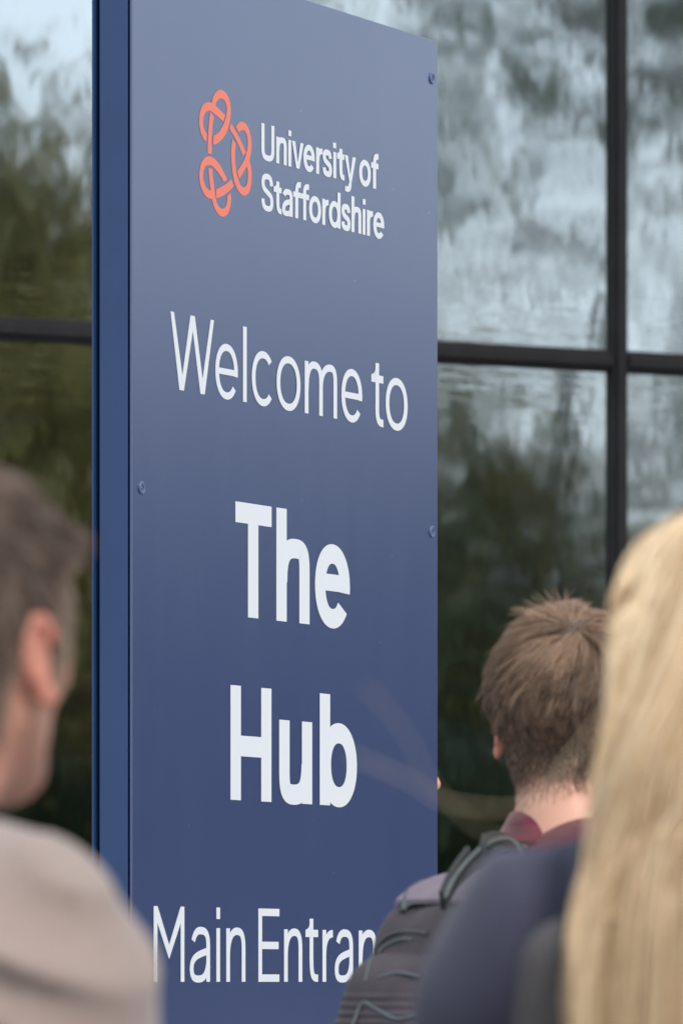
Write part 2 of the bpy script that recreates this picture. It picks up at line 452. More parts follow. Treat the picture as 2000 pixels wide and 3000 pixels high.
# ---------------------------------------------------------------- the sign
PHI = math.radians(63.3); PC, PS = math.cos(PHI), math.sin(PHI)
YL = 9.0; XL = (388 - 1000) / FPX * YL; PW = 1.0375
SIGN_TOP = CAM_Z + (2877 - 122) / FPX * (YL + PW * PS)
sign = empty('welcome_sign', (XL, YL, 0), PHI)        # local x along the panel, local -y out of its face
tag(sign, 'tall navy blue metal welcome sign with white lettering and coral knot logo', 'sign')
def uz(px, py):
    t = (px - 1000) / FPX; u = (t * YL - XL) / (PC - t * PS); return u, CAM_Z + (2877 - py) / FPX * (YL + u * PS)
m_panel, nt, p = mat_new('navy_panel')
p.inputs['Base Color'].default_value = (0.0165, 0.036, 0.132, 1); p.inputs['IOR'].default_value = 1.5
p.inputs['Coat Weight'].default_value = 1.0; p.inputs['Coat IOR'].default_value = 1.9; p.inputs['Coat Roughness'].default_value = 0.22
t_ = N(nt, 'ShaderNodeTexCoord'); n1 = N(nt, 'ShaderNodeTexNoise', Scale=900.0, Detail=2.0); n2 = N(nt, 'ShaderNodeTexNoise', Scale=4.0, Detail=4.0)
nt.links.new(t_.outputs['Object'], n1.inputs['Vector']); nt.links.new(t_.outputs['Object'], n2.inputs['Vector'])
b1 = N(nt, 'ShaderNodeBump', Strength=0.12, Distance=0.0003); nt.links.new(n1.outputs['Fac'], b1.inputs['Height']); nt.links.new(b1.outputs[0], p.inputs['Normal'])
mr = N(nt, 'ShaderNodeMapRange'); mr.inputs[3].default_value = 0.29; mr.inputs[4].default_value = 0.38
nt.links.new(n2.outputs['Fac'], mr.inputs[0]); nt.links.new(mr.outputs[0], p.inputs['Roughness'])
mp3 = N(nt, 'ShaderNodeMapping'); mp3.inputs['Scale'].default_value = (9, 1, 1.6); n3 = N(nt, 'ShaderNodeTexNoise', Scale=1.6, Detail=6.0, Roughness=.65)
nt.links.new(t_.outputs['Object'], mp3.inputs[0]); nt.links.new(mp3.outputs[0], n3.inputs['Vector'])
mr3 = N(nt, 'ShaderNodeMapRange'); mr3.inputs[1].default_value = .35; mr3.inputs[2].default_value = .7; mr3.inputs[3].default_value = 0.205; mr3.inputs[4].default_value = 0.235
nt.links.new(n3.outputs['Fac'], mr3.inputs[0]); nt.links.new(mr3.outputs[0], p.inputs['Coat Roughness'])
n4 = N(nt, 'ShaderNodeTexVoronoi', Scale=16.0); n4.inputs['Randomness'].default_value = 1.0
lt = N(nt, 'ShaderNodeMath', operation='LESS_THAN'); lt.inputs[1].default_value = .022; nt.links.new(t_.outputs['Object'], n4.inputs['Vector']); nt.links.new(n4.outputs['Distance'], lt.inputs[0])
mxs = N(nt, 'ShaderNodeMix', data_type='RGBA'); mxs.inputs[6].default_value = (0.0165, 0.036, 0.132, 1); mxs.inputs[7].default_value = (0.16, 0.17, 0.2, 1)
nt.links.new(lt.outputs[0], mxs.inputs[0]); nt.links.new(mxs.outputs[2], p.inputs['Base Color'])
m_post = simple('navy_post', (0.019, 0.049, 0.138), 0.38, 0.5, noise=0.08, nscale=6)
m_dark = simple('sign_shadow_gap', (0.008, 0.012, 0.035), 0.6)
m_white = simple('white_vinyl', (0.71, 0.72, 0.735), 0.55, 0.3)
m_coral = simple('coral_vinyl', (0.80, 0.20, 0.13), 0.45, 0.4)
m_screw = simple('blue_screw', (0.10, 0.135, 0.25), 0.3, 0.6)
T = 0.0685
panel = box('front_panel', 0, 0, 0.05, PW, 0.004, SIGN_TOP, m_panel, sign, bevel=0.0008)
box('back_panel', 0, T - 0.003, 0.05, PW, T, SIGN_TOP, m_post, sign, bevel=0.0006)
box('inner_core', 0.018, 0.0042, 0.02, PW - 0.018, T - 0.0032, SIGN_TOP - 0.004, m_dark, sign)
for (a, b) in ((0.003, 0.0176), (PW - 0.0176, PW - 0.003)):
    box('edge_post', a, 0.0092, 0.004, b, T - 0.0112, SIGN_TOP - 0.002, m_post, sign, bevel=0.0012)
box('base_plate', -0.02, -0.03, 0.0, PW + 0.02, T + 0.03, 0.0195, m_post, sign, bevel=0.002)
# countersunk screws with a socket
def screw_mesh():
    n = 20; V = []; F = []; k_ = 1.35
    prof = [(0.0070, -0.0002), (0.0070, -0.0016), (0.0058, -0.0026), (0.0046, -0.0018), (0.0034, -0.0018), (0.0034, -0.0003), (0.0018, -0.0003), (0.0013, -0.0016), (0.0004, -0.0016)]
    for r, y in prof:
        for k in range(n):
            a = 2 * math.pi * k / n; V.append((k_ * r * math.cos(a), y, k_ * r * math.sin(a)))
    for i in range(len(prof) - 1):
        for k in range(n): F.append((i * n + k, (i + 1) * n + k, (i + 1) * n + (k + 1) % n, i * n + (k + 1) % n))
    F.append(tuple((len(prof) - 1) * n + k for k in range(n)))
    return V, F
sv, sf = screw_mesh(); screw0 = None
su_l = uz(415, 1438)[0]; su_r = uz(1264, 1558)[0]; z1 = uz(1264, 230)[1]; z2 = uz(1264, 1558)[1]; dz = z1 - z2
for u in (su_l, su_r):
    for z in (z1, z2, z2 - dz, 0.12):
        if screw0 is None:
            screw0 = link('screw', sv, sf, m_screw, sign, smooth=False); s = screw0
        else:
            s = screw0.copy(); COL.objects.link(s); s.parent = sign
        s.location = (u, 0, z)

# --- lettering: glyphs drawn as pen strokes and polygons, in metres on the panel
class Glyphs:
    def __init__(self): self.V = []; self.F = []; self.layer = 0
    def put(self, pts2, faces):
        y = -0.0004 - 0.00006 * (self.layer % 6); self.layer += 1
        o = len(self.V); self.V += [(a, y, b) for a, b in pts2]; self.F += [tuple(i + o for i in f) for f in faces]
    def poly(self, pts):
        tri = tessellate_polygon([[Vector((a, b, 0)) for a, b in pts]])
        fs = []
        for t in tri:
            (ax, ay), (bx, by), (cx, cy) = (pts[i] for i in t)
            fs.append(tuple(t) if (bx - ax) * (cy - ay) - (by - ay) * (cx - ax) > 0 else tuple(t)[::-1])
        self.put(pts, fs)
    def rect(self, x0, y0, x1, y1): self.poly([(x0, y0), (x1, y0), (x1, y1), (x0, y1)])
    def stroke(self, pts, S, H):
        P = np.array(pts, float); d = np.gradient(P, axis=0)
        if np.linalg.norm(P[0] - P[-1]) < 1e-6: d[0] = d[-1] = P[1] - P[-2]
        n = np.stack([-d[:, 1], d[:, 0]], 1)
        a, b = S / 2, H / 2
        L = np.sqrt((a * n[:, 0]) ** 2 + (b * n[:, 1]) ** 2) + 1e-12
        off = np.stack([a * a * n[:, 0], b * b * n[:, 1]], 1) / L[:, None]
        A = P + off; B = P - off; m = len(P)
        self.put([tuple(v) for v in A] + [tuple(v) for v in B], [(i, m + i, m + i + 1, i + 1) for i in range(m - 1)])
    def obj(self, name, mat, label):
        o = link(name, self.V, self.F, mat, sign); o['label'] = label; return o
def path(*cmds):
    out = []; cur = None
    for c in cmds:
        if c[0] == 'M': cur = np.array(c[1:3], float); out.append(cur)
        elif c[0] == 'L':
            e = np.array(c[1:3], float)
            for k in range(1, 5): out.append(cur + (e - cur) * k / 4)
            cur = e
        else:
            p1, p2, p3 = (np.array(c[i:i + 2], float) for i in (1, 3, 5))
            for k in range(1, 15):
                t = k / 14; out.append((1 - t) ** 3 * cur + 3 * (1 - t) ** 2 * t * p1 + 3 * (1 - t) * t * t * p2 + t ** 3 * p3)
            cur = p3
    return out
def ring(cx, cy, rx, ry, a0, a1, n=44, e=2.15):
    out = []
    for k in range(n + 1):
        a = math.radians(a0 + (a1 - a0) * k / n); c, s = math.cos(a), math.sin(a)
        out.append((cx + rx * math.copysign(abs(c) ** (2 / e), c), cy + ry * math.copysign(abs(s) ** (2 / e), s)))
    return out
def glyph(G, ch, x, w, z, X, C, S, H, HB):
    """x: left edge, w: width, z: baseline, X: x-height, C: cap height, S: stem, H: round stroke height, HB: bar height"""
    o = 0.013 * C; R = S * 0.55
    def st(pts, s=S, h=H): G.stroke([(x + a, z + b) for a, b in pts], s, h)
    def rc(a, b, c, d): G.rect(x + a, z + b, x + c, z + d)
    def pl(pts): G.poly([(x + a, z + b) for a, b in pts])
    t = X + o - H / 2; b = -o + H / 2; l = S / 2; r = w - S / 2
    if ch == 'l': rc(0, 0, w, C)
    elif ch == 'i': rc(0, 0, w, X); rc(0, C - .155 * C, w, C)
    elif ch in 'nh':
        rc(0, 0, S, X if ch == 'n' else C * 1.0)
        st(path(('M', R, .48 * X), ('C', R, .80 * X, .30 * w, t, .56 * w, t), ('C', .80 * w, t, r, .87 * X, r, .62 * X), ('L', r, 0)))
    elif ch == 'm':
        rc(0, 0, S, X); mm = w / 2
        st(path(('M', R, .48 * X), ('C', R, .82 * X, .16 * w, t, .29 * w, t), ('C', .42 * w, t, mm, .87 * X, mm, .64 * X), ('L', mm, 0)))
        st(path(('M', mm, .55 * X), ('C', mm, .82 * X, .64 * w, t, .78 * w, t), ('C', .92 * w, t, r, .87 * X, r, .64 * X), ('L', r, 0)))
    elif ch == 'u':
        rc(w - S, 0, w, X)
        st(path(('M', l, X), ('L', l, .38 * X), ('C', l, .13 * X, .22 * w, b, .45 * w, b), ('C', .70 * w, b, w - R, .20 * X, w - R, .48 * X)))
    elif ch == 'U':
        st(path(('M', l, C), ('L', l, .34 * C), ('C', l, .12 * C, .22 * w, b, .5 * w, b), ('C', .78 * w, b, r, .12 * C, r, .34 * C), ('L', r, C)))
    elif ch == 'r':
        rc(0, 0, S, X)
        st(path(('M', R, .50 * X), ('C', R, .82 * X, .55 * w, X - H * .5, w, X - H * .48)))
    elif ch == 'o': st(ring(w / 2, X / 2, w / 2 - l, X / 2 + o - H / 2, 45, 405))
    elif ch == 'c': st(ring(w / 2 + .02 * w, X / 2, w / 2 - l + .02 * w, X / 2 + o - H / 2, 42, 318))
    elif ch == 'e':
        yb = .44 * X; cy = X / 2; ry = X / 2 + o - H / 2
        a0 = math.degrees(math.asin((yb - cy) / ry)) if ry else 0
        st(ring(w / 2, cy, w / 2 - l, ry, a0, 322))
        rc(l, yb, r, yb + HB * .82)
    elif ch in 'bd':
        if ch == 'b': rc(0, 0, S, C); c0, c1 = S * .10, w
        else: rc(w - S, 0, w, C); c0, c1 = 0, w - S * .10
        st(ring((c0 + c1) / 2, X / 2, (c1 - c0) / 2 - l, X / 2 + o - H / 2, 45, 405))
    elif ch in 'sS':
        if ch == 'S': X = C; t = X + o - H / 2
        cx = w / 2
        st(path(('M', r - .02 * w, .70 * X), ('C', r - .05 * w, .86 * X, cx + .25 * w, t, cx - .01 * w, t), ('C', l + .13 * w, t, l, .88 * X, l + .01 * w, .745 * X),
                ('C', l + .02 * w, .60 * X, cx - .22 * w, .575 * X, cx + .02 * w, .50 * X), ('C', cx + .27 * w, .43 * X, r, .41 * X, r, .255 * X),
                ('C', r, .10 * X, cx + .25 * w, b, cx + .02 * w, b), ('C', cx - .25 * w, b, l + .02 * w, .13 * X, l - .0 * w, .31 * X)))
    elif ch == 'a':
        st(path(('M', .17 * w, .755 * X), ('C', .25 * w, .90 * X, .36 * w, t, .52 * w, t), ('C', .78 * w, t, r, .90 * X, r, .66 * X), ('L', r, 0)))
        st(path(('M', w - R, .575 * X), ('C', .55 * w, .51 * X, l, .50 * X, l, .25 * X), ('C', l, .08 * X, .22 * w, b, .42 * w, b), ('C', .66 * w, b, .82 * w, .10 * X, w - R, .33 * X)), S, H * .95)
    elif ch == 't':
        sx = .325 * w; TT = .875 * C
        rc(sx, .25 * C, sx + S, TT); rc(0, X - HB, w, X)
        pl([(sx, X - .001), (sx, X + .075 * C), (sx - .07 * w, X + .03 * C), (0.02 * w, X - .001)])
        st(path(('M', sx + l, .30 * C), ('C', sx + l, .06 * C, sx + S, HB * .46, w, HB * .5)), S, HB)
    elif ch == 'f':
        sx = .262 * w
        rc(sx, 0, sx + S, .78 * C); rc(0, X - HB, w, X)
        st(path(('M', sx + l, .70 * C), ('C', sx + l, C * 1.0 - H * .3, .72 * w, C + o - H * .5, w, C + o - H * .52)))
    elif ch == 'v':
        s1 = S * 1.06; pl([(0, X), (w / 2 - S * .52, 0), (w / 2 + S * .52, 0), (w, X), (w - s1, X), (w / 2, .235 * X * (S / (.27 * w))), (s1, X)])
    elif ch == 'y':
        s1 = S * 1.06; dy = -.27 * C
        pl([(0, X), (.40 * w, .02 * X), (.62 * w, .02 * X), (.50 * w, .26 * X), (s1, X)])
        pl([(w, X), (w - s1, X), (.43 * w, .05 * X), (.35 * w, -.11 * C), (.56 * w, -.14 * C)])
        st(path(('M', .49 * w, -.06 * C), ('C', .42 * w, -.24 * C, .32 * w, dy + H * .28, .05 * w, dy + H * .42)), S, H * .95)
    elif ch == 'W':
        s1 = S * .94; q = S * .50
        pl([(0, C), (.225 * w - q + .02 * w, 0), (.305 * w, 0), (.51 * w, .80 * C), (.685 * w, 0), (.785 * w, 0), (w, C), (w - s1, C), (.735 * w, .20 * C), (.555 * w, C), (.455 * w, C), (.27 * w, .20 * C), (s1, C)])
    elif ch == 'M':
        pl([(0, 0), (0, C), (.125 * w, C), (.5 * w, .493 * C), (.875 * w, C), (w, C), (w, 0), (w - S, 0), (w - S, .778 * C), (.5 * w, .30 * C), (S, .778 * C), (S, 0)])
    elif ch == 'E':
        rc(0, 0, S, C); rc(S * .9, 0, w, HB); rc(S * .9, C - HB, w, C); rc(S * .9, .447 * C, .96 * w, .447 * C + HB)
    elif ch == 'T': rc(0, C - HB, w, C); rc(w / 2 - S / 2 - .013 * w, 0, w / 2 + S / 2 - .013 * w, C - HB * .5)
    elif ch == 'H': rc(0, 0, S, C); rc(w - S, 0, w, C); rc(S * .9, .385 * C, w - S * .9, .385 * C + HB)

def textline(name_label, ox, oy, k, base, cap_pt, xh_pt, stem, hround, hbar, letters):
    """all measures in pixels of a magnified crop of the photograph: origin ox, oy, scale k"""
    def q(a, b): return uz(ox + a * k, oy + b * k)
    z0 = q(*base)[1]
    C = q(*cap_pt)[1] - z0; X = q(*xh_pt)[1] - z0
    G = Glyphs()
    for ch, a, b in letters:
        ua, ub = q(a, 0)[0], q(b, 0)[0]; um = (a + b) / 2
        S = q(um + stem / 2, 0)[0] - q(um - stem / 2, 0)[0]
        Ym = YL + (ua + ub) / 2 * PS
        H = hround * k / FPX * Ym; HB = hbar * k / FPX * Ym
        glyph(G, ch, ua, ub - ua, z0, X, C, S, H, HB)
    return G.obj('lettering', m_white, 'white lettering ' + name_label)
k1 = 400 / 1568
textline('reading University of', 750, 340, k1, (365, 574), (59, 77), (365, 270), 35.5, 66, 64,
         [('U', 59, 208), ('n', 228, 349), ('i', 365, 401), ('v', 408, 541), ('e', 541, 671), ('r', 685, 760), ('s', 760, 867), ('i', 880, 915), ('t', 924, 1009), ('y', 1012, 1142), ('o', 1178, 1313), ('f', 1315, 1399)])
textline('reading Staffordshire', 750, 500, k1, (1090, 700), (1090, 290), (1218, 437), 35.5, 64, 62,
         [('S', 59, 196), ('t', 200, 290), ('a', 297, 416), ('f', 422, 511), ('f', 511, 605), ('o', 605, 743), ('r', 755, 829), ('d', 830, 965), ('s', 977, 1080), ('h', 1090, 1204), ('i', 1218, 1252), ('r', 1266, 1338), ('e', 1341, 1467)])
k3 = 860 / 1568
textline('reading Welcome to', 440, 850, k3, (504, 597), (504, 195), (833, 378), 19.5, 38, 40,
         [('W', 108, 340), ('e', 347, 467), ('l', 494, 514), ('c', 541, 656), ('o', 673, 800), ('m', 824, 996), ('e', 1019, 1130), ('t', 1179, 1243), ('o', 1255, 1372)])
textline('reading The', 440, 1400, k3, (523, 745), (647, 154), (970, 362), 55, 104, 110, [('T', 454, 647), ('h', 672, 849), ('e', 878, 1064)])
textline('reading Hub', 440, 1400, k3, (428, 1719), (428, 1106), (687, 1291), 55, 108, 110, [('H', 428, 646), ('u', 687, 863), ('b', 903, 1102)])
k6 = 350 / 1568
k7 = 370 / 1568
def cv(v): return (740 + v * k7 - 430) / k6
textline('reading Main Entrance', 430, 2600, k6, (909, 1238), (90, 243), (909, 533), 49, 98, 97,
         [('M', 90, 492), ('a', 562, 828), ('i', 909, 958), ('n', 1038, 1292), ('E', cv(68), cv(328)), ('n', cv(385), cv(613)), ('t', cv(652), cv(808)),
          ('r', cv(861), cv(992)), ('a', cv(1015), cv(1242)), ('n', cv(1311), cv(1535)), ('c', cv(1592), cv(1790)), ('e', cv(1822), cv(2030))])

# --- the knot logo, five interlaced bands
LOGO = [
 [(228,922),(190,875),(155,800),(130,710),(120,610),(122,530),(135,450),(160,380),(195,335),(235,313),(275,310),(312,322),(330,240),(360,175),(400,135),(445,122),(490,135),(530,170),(565,230),(590,310),(603,410),(602,500),(590,600),(565,700),(530,790),(480,870),(420,925),(375,950),(333,960),(334,890),(340,825),(390,795),(440,740),(480,670),(510,600),(530,530),(543,450),(540,380),(525,320),(500,280),(470,255),(445,250),(420,260),(395,290),(378,330),(373,370),(440,430),(518,512),(505,560),(488,607),(430,555),(360,495),(295,445),(262,437),(230,455),(205,490),(188,545),(180,610),(185,680),(200,730),(220,775),(238,800),(235,860)],
 [(290,455),(318,495),(343,535),(330,640),(318,780),(313,900),(312,1000),(313,1105),(282,1099),(250,1092),(250,980),(255,840),(262,700),(272,590),(282,510)],
 [(607,630),(690,770),(770,930),(838,1082),(812,1108),(787,1132),(740,1010),(680,880),(620,780),(583,718),(595,670)],
 [(680,690),(700,655),(730,620),(765,608),(810,622),(850,665),(885,740),(910,840),(922,950),(918,1050),(905,1130),(890,1205),(905,1270),(920,1370),(922,1470),(915,1570),(895,1660),(865,1715),(825,1740),(785,1735),(740,1700),(700,1635),(665,1550),(640,1450),(622,1330),(612,1200),(608,1080),(612,980),(630,868),(655,915),(678,955),(672,1040),(668,1130),(672,1220),(682,1320),(700,1420),(725,1510),(750,1575),(785,1615),(820,1610),(845,1570),(860,1500),(865,1420),(860,1350),(845,1295),(795,1385),(735,1490),(718,1430),(703,1368),(760,1280),(810,1190),(835,1110),(855,1020),(862,930),(855,850),(838,790),(810,745),(785,735),(755,745),(728,775),(705,735)],
 [(548,1492),(500,1390),(440,1280),(375,1195),(310,1148),(260,1140),(210,1160),(165,1215),(135,1300),(122,1400),(125,1500),(145,1600),(180,1690),(225,1755),(270,1783),(315,1790),(330,1860),(360,1940),(400,2010),(450,2055),(500,2065),(545,2035),(580,1970),(602,1880),(608,1790),(603,1695),(575,1722),(545,1748),(548,1800),(540,1860),(520,1915),(485,1940),(450,1938),(415,1900),(388,1845),(370,1760),(355,1640),(340,1520),(328,1420),(322,1332),(292,1327),(260,1318),(270,1440),(282,1560),(297,1662),(260,1650),(225,1610),(198,1550),(182,1470),(182,1400),(195,1330),(225,1285),(265,1270),(310,1285),(360,1330),(410,1390),(460,1465),(498,1533),(525,1510)],
 [(612,1485),(630,1540),(648,1595),(590,1660),(510,1725),(440,1762),(377,1778),(377,1700),(383,1640),(450,1610),(540,1555)],
]
for pts in LOGO:
    n = len(pts); P = [np.array(q, float) for q in pts]; corner = []
    for i in range(n):
        a = P[i] - P[i - 1]; b = P[(i + 1) % n] - P[i]
        corner.append(abs(math.degrees(math.atan2(a[0] * b[1] - a[1] * b[0], a @ b))) > 40)
    out = []
    for i in range(n):
        p1, p2 = P[i], P[(i + 1) % n]
        p0 = 2 * p1 - p2 if corner[i] else P[i - 1]; p3 = 2 * p2 - p1 if corner[(i + 1) % n] else P[(i + 2) % n]
        for s in range(4):
            t = s / 4
            out.append(0.5 * ((2 * p1) + (-p0 + p2) * t + (2 * p0 - 5 * p1 + 4 * p2 - p3) * t * t + (-p0 + 3 * p1 - 3 * p2 + p3) * t ** 3))
    G = Glyphs(); G.poly([uz(560 + q[0] * 300 / 1568, 240 + q[1] * 300 / 1568) for q in out])
    G.obj('logo_band', m_coral, 'coral band of the knot logo')

# ---------------------------------------------------------------- people
def head_field(woman=False, ears=True):
    F = Field()
    F.add(ell((0, -.014, 1.655), (.0755, .096, .091)))
    F.add(ell((0, .030, 1.598), (.060, .068, .082)), .035)
    F.add(ell((0, .062, 1.640), (.052, .038, .045)), .03)
    F.add(ell((0, .079, 1.536), (.024, .018, .018)), .03)
    for s in (-1, 1):
        F.add(cone((s * .053, .004, 1.578), (s * .018, .066, 1.538), .011, .012), .03)
        F.add(ell((s * .036, .070, 1.607), (.017, .017, .014)), .02)
        F.add(ell((s * .030, .0985, 1.634), (.014, .012, .009)), .012, op='s')
        F.add(ell((s * .030, .086, 1.634), (.012, .011, .011)), .004)
        F.add(cone((s * .012, .094, 1.652), (s * .045, .082, 1.654), .006, .005), .012)
    F.add(cone((0, .092, 1.645), (0, .114, 1.596), .006, .010), .012)
    for s in (-1, 1): F.add(ell((s * .011, .104, 1.591), (.008, .010, .008)), .006)
    F.add(ell((0, .094, 1.562), (.022, .010, .006)), .006); F.add(ell((0, .092, 1.552), (.019, .010, .007)), .006)
    if ears:
        for s in (-1, 1):
            R = rotz(s * math.radians(-20)) @ rotx(math.radians(10))
            c = np.array((s * .0775, -.008, 1.612))
            F.add(ell(c, (.006, .0125, .025), R), .006)
            pts = []
            for k in range(9):
                a = math.radians(-70 + k * 38)
                pts.append(c + R @ np.array([s * .004, -.015 * math.sin(a + 1.2) - .004, .030 * math.cos(a * .9 + .2)]))
            ring_ = [c + R @ np.array([s * .005, .002 + .0135 * math.cos(a), .005 + .0235 * math.sin(a)]) for a in np.linspace(math.radians(20), math.radians(235), 9)]
            for a, b in zip(ring_[:-1], ring_[1:]): F.add(cone(a, b, .0042, .0042), .003)
            F.add(ell(c + R @ np.array([s * .002, .005, -.026]), (.005, .008, .009), R), .006)
            F.add(ell(c + R @ np.array([s * .009, .005, .002]), (.006, .009, .014), R), .004, op='s')
    F.add(cone((0, -.045, 1.44), (0, -.022, 1.60), .052 if woman else .058, .046 if woman else .053), .03)
    return F
def head_warp(tw, sh):
    def W(P):
        q = np.clip((P[..., 2] - 1.44) / .09, 0, 1); q = q * q * (3 - 2 * q); a = -tw * q
        x = P[..., 0] - sh[0] * q; y = P[..., 1] - sh[1] * q + .02; c, s = np.cos(a), np.sin(a)
        return np.stack([x * c - y * s, x * s + y * c - .02, P[..., 2]], -1)
    return W
def place_head(o, tw, sh):
    c, s = math.cos(tw), math.sin(tw)
    o.rotation_euler = (0, 0, tw); o.location = (-.02 * s + sh[0], -.02 + .02 * c + sh[1], 0)
def body_field(woman=False, tw=0.0, sh=(0, 0)):
    F = Field(); W = head_warp(tw, sh)
    for f, bb, k, inf, op in head_field(woman).p:
        F.p.append(((lambda P, f=f: f(W(P))), (bb[0] - .09, bb[1] + .09), k, inf, op))
    sh = .155 if woman else .180
    for s in (-1, 1):
        F.add(cone((s * .02, -.045, 1.475), (s * sh * .8, -.03, 1.42), .035, .042), .05)
        F.add(ell((s * sh, -.02, 1.395), (.055, .055, .06)), .04)
        F.add(cone((s * (sh + .015), -.02, 1.38), (s * (sh + .045), -.03, 1.12), .044, .036), .03)
        F.add(cone((s * (sh + .045), -.03, 1.12), (s * (sh + .035), .06, .89), .036, .025), .02)
        # hand: palm, four fingers and a thumb
        hx = s * (sh + .035)
        F.add(ell((hx, .072, .835), (.016, .038, .048)), .015)
        for i, (L, dy) in enumerate(((.062, .030), (.070, .010), (.066, -.010), (.052, -.029))):
            yb = .075 + dy
            F.add(cone((hx, yb, .80), (hx - s * .004, yb + .004, .80 - L * .55), .0088, .008), .004)
            F.add(cone((hx - s * .004, yb + .004, .80 - L * .55), (hx - s * .016, yb + .006, .80 - L), .008, .007), .003)
        F.add(cone((hx - s * .004, .105, .85), (hx - s * .012, .128, .815), .011, .010), .006)
        F.add(cone((hx - s * .012, .128, .815), (hx - s * .018, .132, .785), .010, .008), .003)
        F.add(cone((s * .085, 0, .93), (s * .095, .012, .50), .082, .052), .03)
        F.add(cone((s * .095, .012, .50), (s * .10, -.015, .10), .050, .034), .02)
        F.add(cone((s * .10, -.03, .05), (s * .11, .12, .035), .034, .026), .02)
    F.add(ell((0, -.02, 1.29), (.155 if woman else .175, .105, .19)), .06)
    F.add(ell((0, -.01, 1.10), (.125 if woman else .150, .10, .16)), .06)
    F.add(ell((0, -.01, .95), (.165, .115, .12)), .06)
    return F
def jacket_field(woman=False, bulk=.014, padded=.0):
    F = Field(); sh = .170 if woman else .180
    F.add(ell((0, -.025, 1.28), ((.165 if woman else .188) + bulk * .4, .125, .20)), .01, bulk)
    F.add(ell((0, -.01, 1.08), (.150 if woman else .175, .122, .20)), .06, bulk)
    F.add(ell((0, -.01, .93), (.180, .132, .14)), .06, bulk)
    for s in (-1, 1):
        F.add(cone((s * .04, -.045, 1.462), (s * sh * .85, -.03, 1.425 + padded), .034, .040), .04, bulk)
        F.add(ell((s * sh, -.02, 1.385 + padded * .8), (.058, .062, .070)), .03, bulk)
        F.add(cone((s * (sh + .010), -.012, 1.36), (s * (sh + .045), .0, 1.10), .056, .047), .03, bulk)
        F.add(cone((s * (sh + .045), .0, 1.10), (s * (sh + .035), .070, .90), .045, .036), .02, bulk)
    return F
def collar_field(r=.066, h=.030, c=(0, -.038, 1.482), th=.006, tilt=22):
    F = Field(); c = np.array(c, float); R = rotx(math.radians(-tilt))
    def f(P):
        q = (P - c) @ R
        rad = np.sqrt((q[..., 0]) ** 2 + (q[..., 1] * .92) ** 2)
        d = np.abs(rad - (r - q[..., 2] * .25)) - th
        e = np.abs(q[..., 2]) - h
        return np.maximum(d, 0) * 1.0 + np.maximum(e, 0) + np.minimum(np.maximum(d, e), 0) - .002
    m = r + .04
    F.add((f, (c - m, c + m)), .001); return F
def trousers_field():
    F = Field(); F.add(ell((0, -.01, .93), (.172, .122, .13)), .01, .008)
    for s in (-1, 1):
        F.add(cone((s * .088, 0, .92), (s * .098, .01, .50), .090, .066), .03, .006)
        F.add(cone((s * .098, .01, .50), (s * .10, -.015, .09), .064, .056), .02, .006)
    return F
def shoe_field(s):
    F = Field(); F.add(ell((s * .10, -.025, .045), (.042, .055, .045)), .01); F.add(ell((s * .112, .085, .035), (.044, .10, .034)), .03)
    def flr(P): return -(P[..., 2] - .004)
    F.add((flr, None), .001, 0, 'i'); return F
ax_head = axis([(-.30, -.125, .008), (-.125, .150, .003), (.150, .30, .008)])
ay_head = axis([(-.20, -.125, .006), (-.125, .16, .003), (.16, .19, .005)])
az_body = axis([(-.01, .70, .010), (.70, .90, .005), (.90, 1.46, .009), (1.46, 1.765, .003)])
cx_ = axis([(-.36, .36, .0075)]); cy_ = axis([(-.24, .22, .0075)]); cz_top = axis([(.72, 1.56, .0075)])
cz_leg = axis([(.05, 1.10, .010)])
skin_cache = {}
def skin_mat(name, col, red):
    m, nt, p = mat_new(name)
    t = N(nt, 'ShaderNodeTexCoord'); n = N(nt, 'ShaderNodeTexNoise', Scale=14.0, Detail=5.0); r = N(nt, 'ShaderNodeValToRGB')
    r.color_ramp.elements[0].position = .35; r.color_ramp.elements[1].position = .68
    r.color_ramp.elements[0].color = (*col, 1); r.color_ramp.elements[1].color = (*red, 1)
    nt.links.new(t.outputs['Object'], n.inputs['Vector']); nt.links.new(n.outputs['Fac'], r.inputs[0])
    # ears carry more blood than the cheeks: redder there
    at = N(nt, 'ShaderNodeAttribute', attribute_name='ear')
    mix = N(nt, 'ShaderNodeMix', data_type='RGBA'); mix.inputs[7].default_value = (.56, .215, .15, 1)
    nt.links.new(at.outputs['Fac'], mix.inputs[0]); nt.links.new(r.outputs[0], mix.inputs[6]); nt.links.new(mix.outputs[2], p.inputs['Base Color'])
    p.inputs['Roughness'].default_value = .5; p.inputs['Subsurface Weight'].default_value = .25
    p.inputs['Subsurface Radius'].default_value = (.014, .005, .003); p.inputs['Subsurface Scale'].default_value = 1.0
    return m
def hair_mat(name, a, b, rough=.42):
    m, nt, p = mat_new(name)
    at = N(nt, 'ShaderNodeAttribute', attribute_name='tone'); r = N(nt, 'ShaderNodeValToRGB')
    r.color_ramp.elements[0].color = (*a, 1); r.color_ramp.elements[1].color = (*b, 1)
    nt.links.new(at.outputs['Fac'], r.inputs[0]); nt.links.new(r.outputs[0], p.inputs['Base Color'])
    p.inputs['Roughness'].default_value = rough; p.inputs['Specular IOR Level'].default_value = .5
    return m
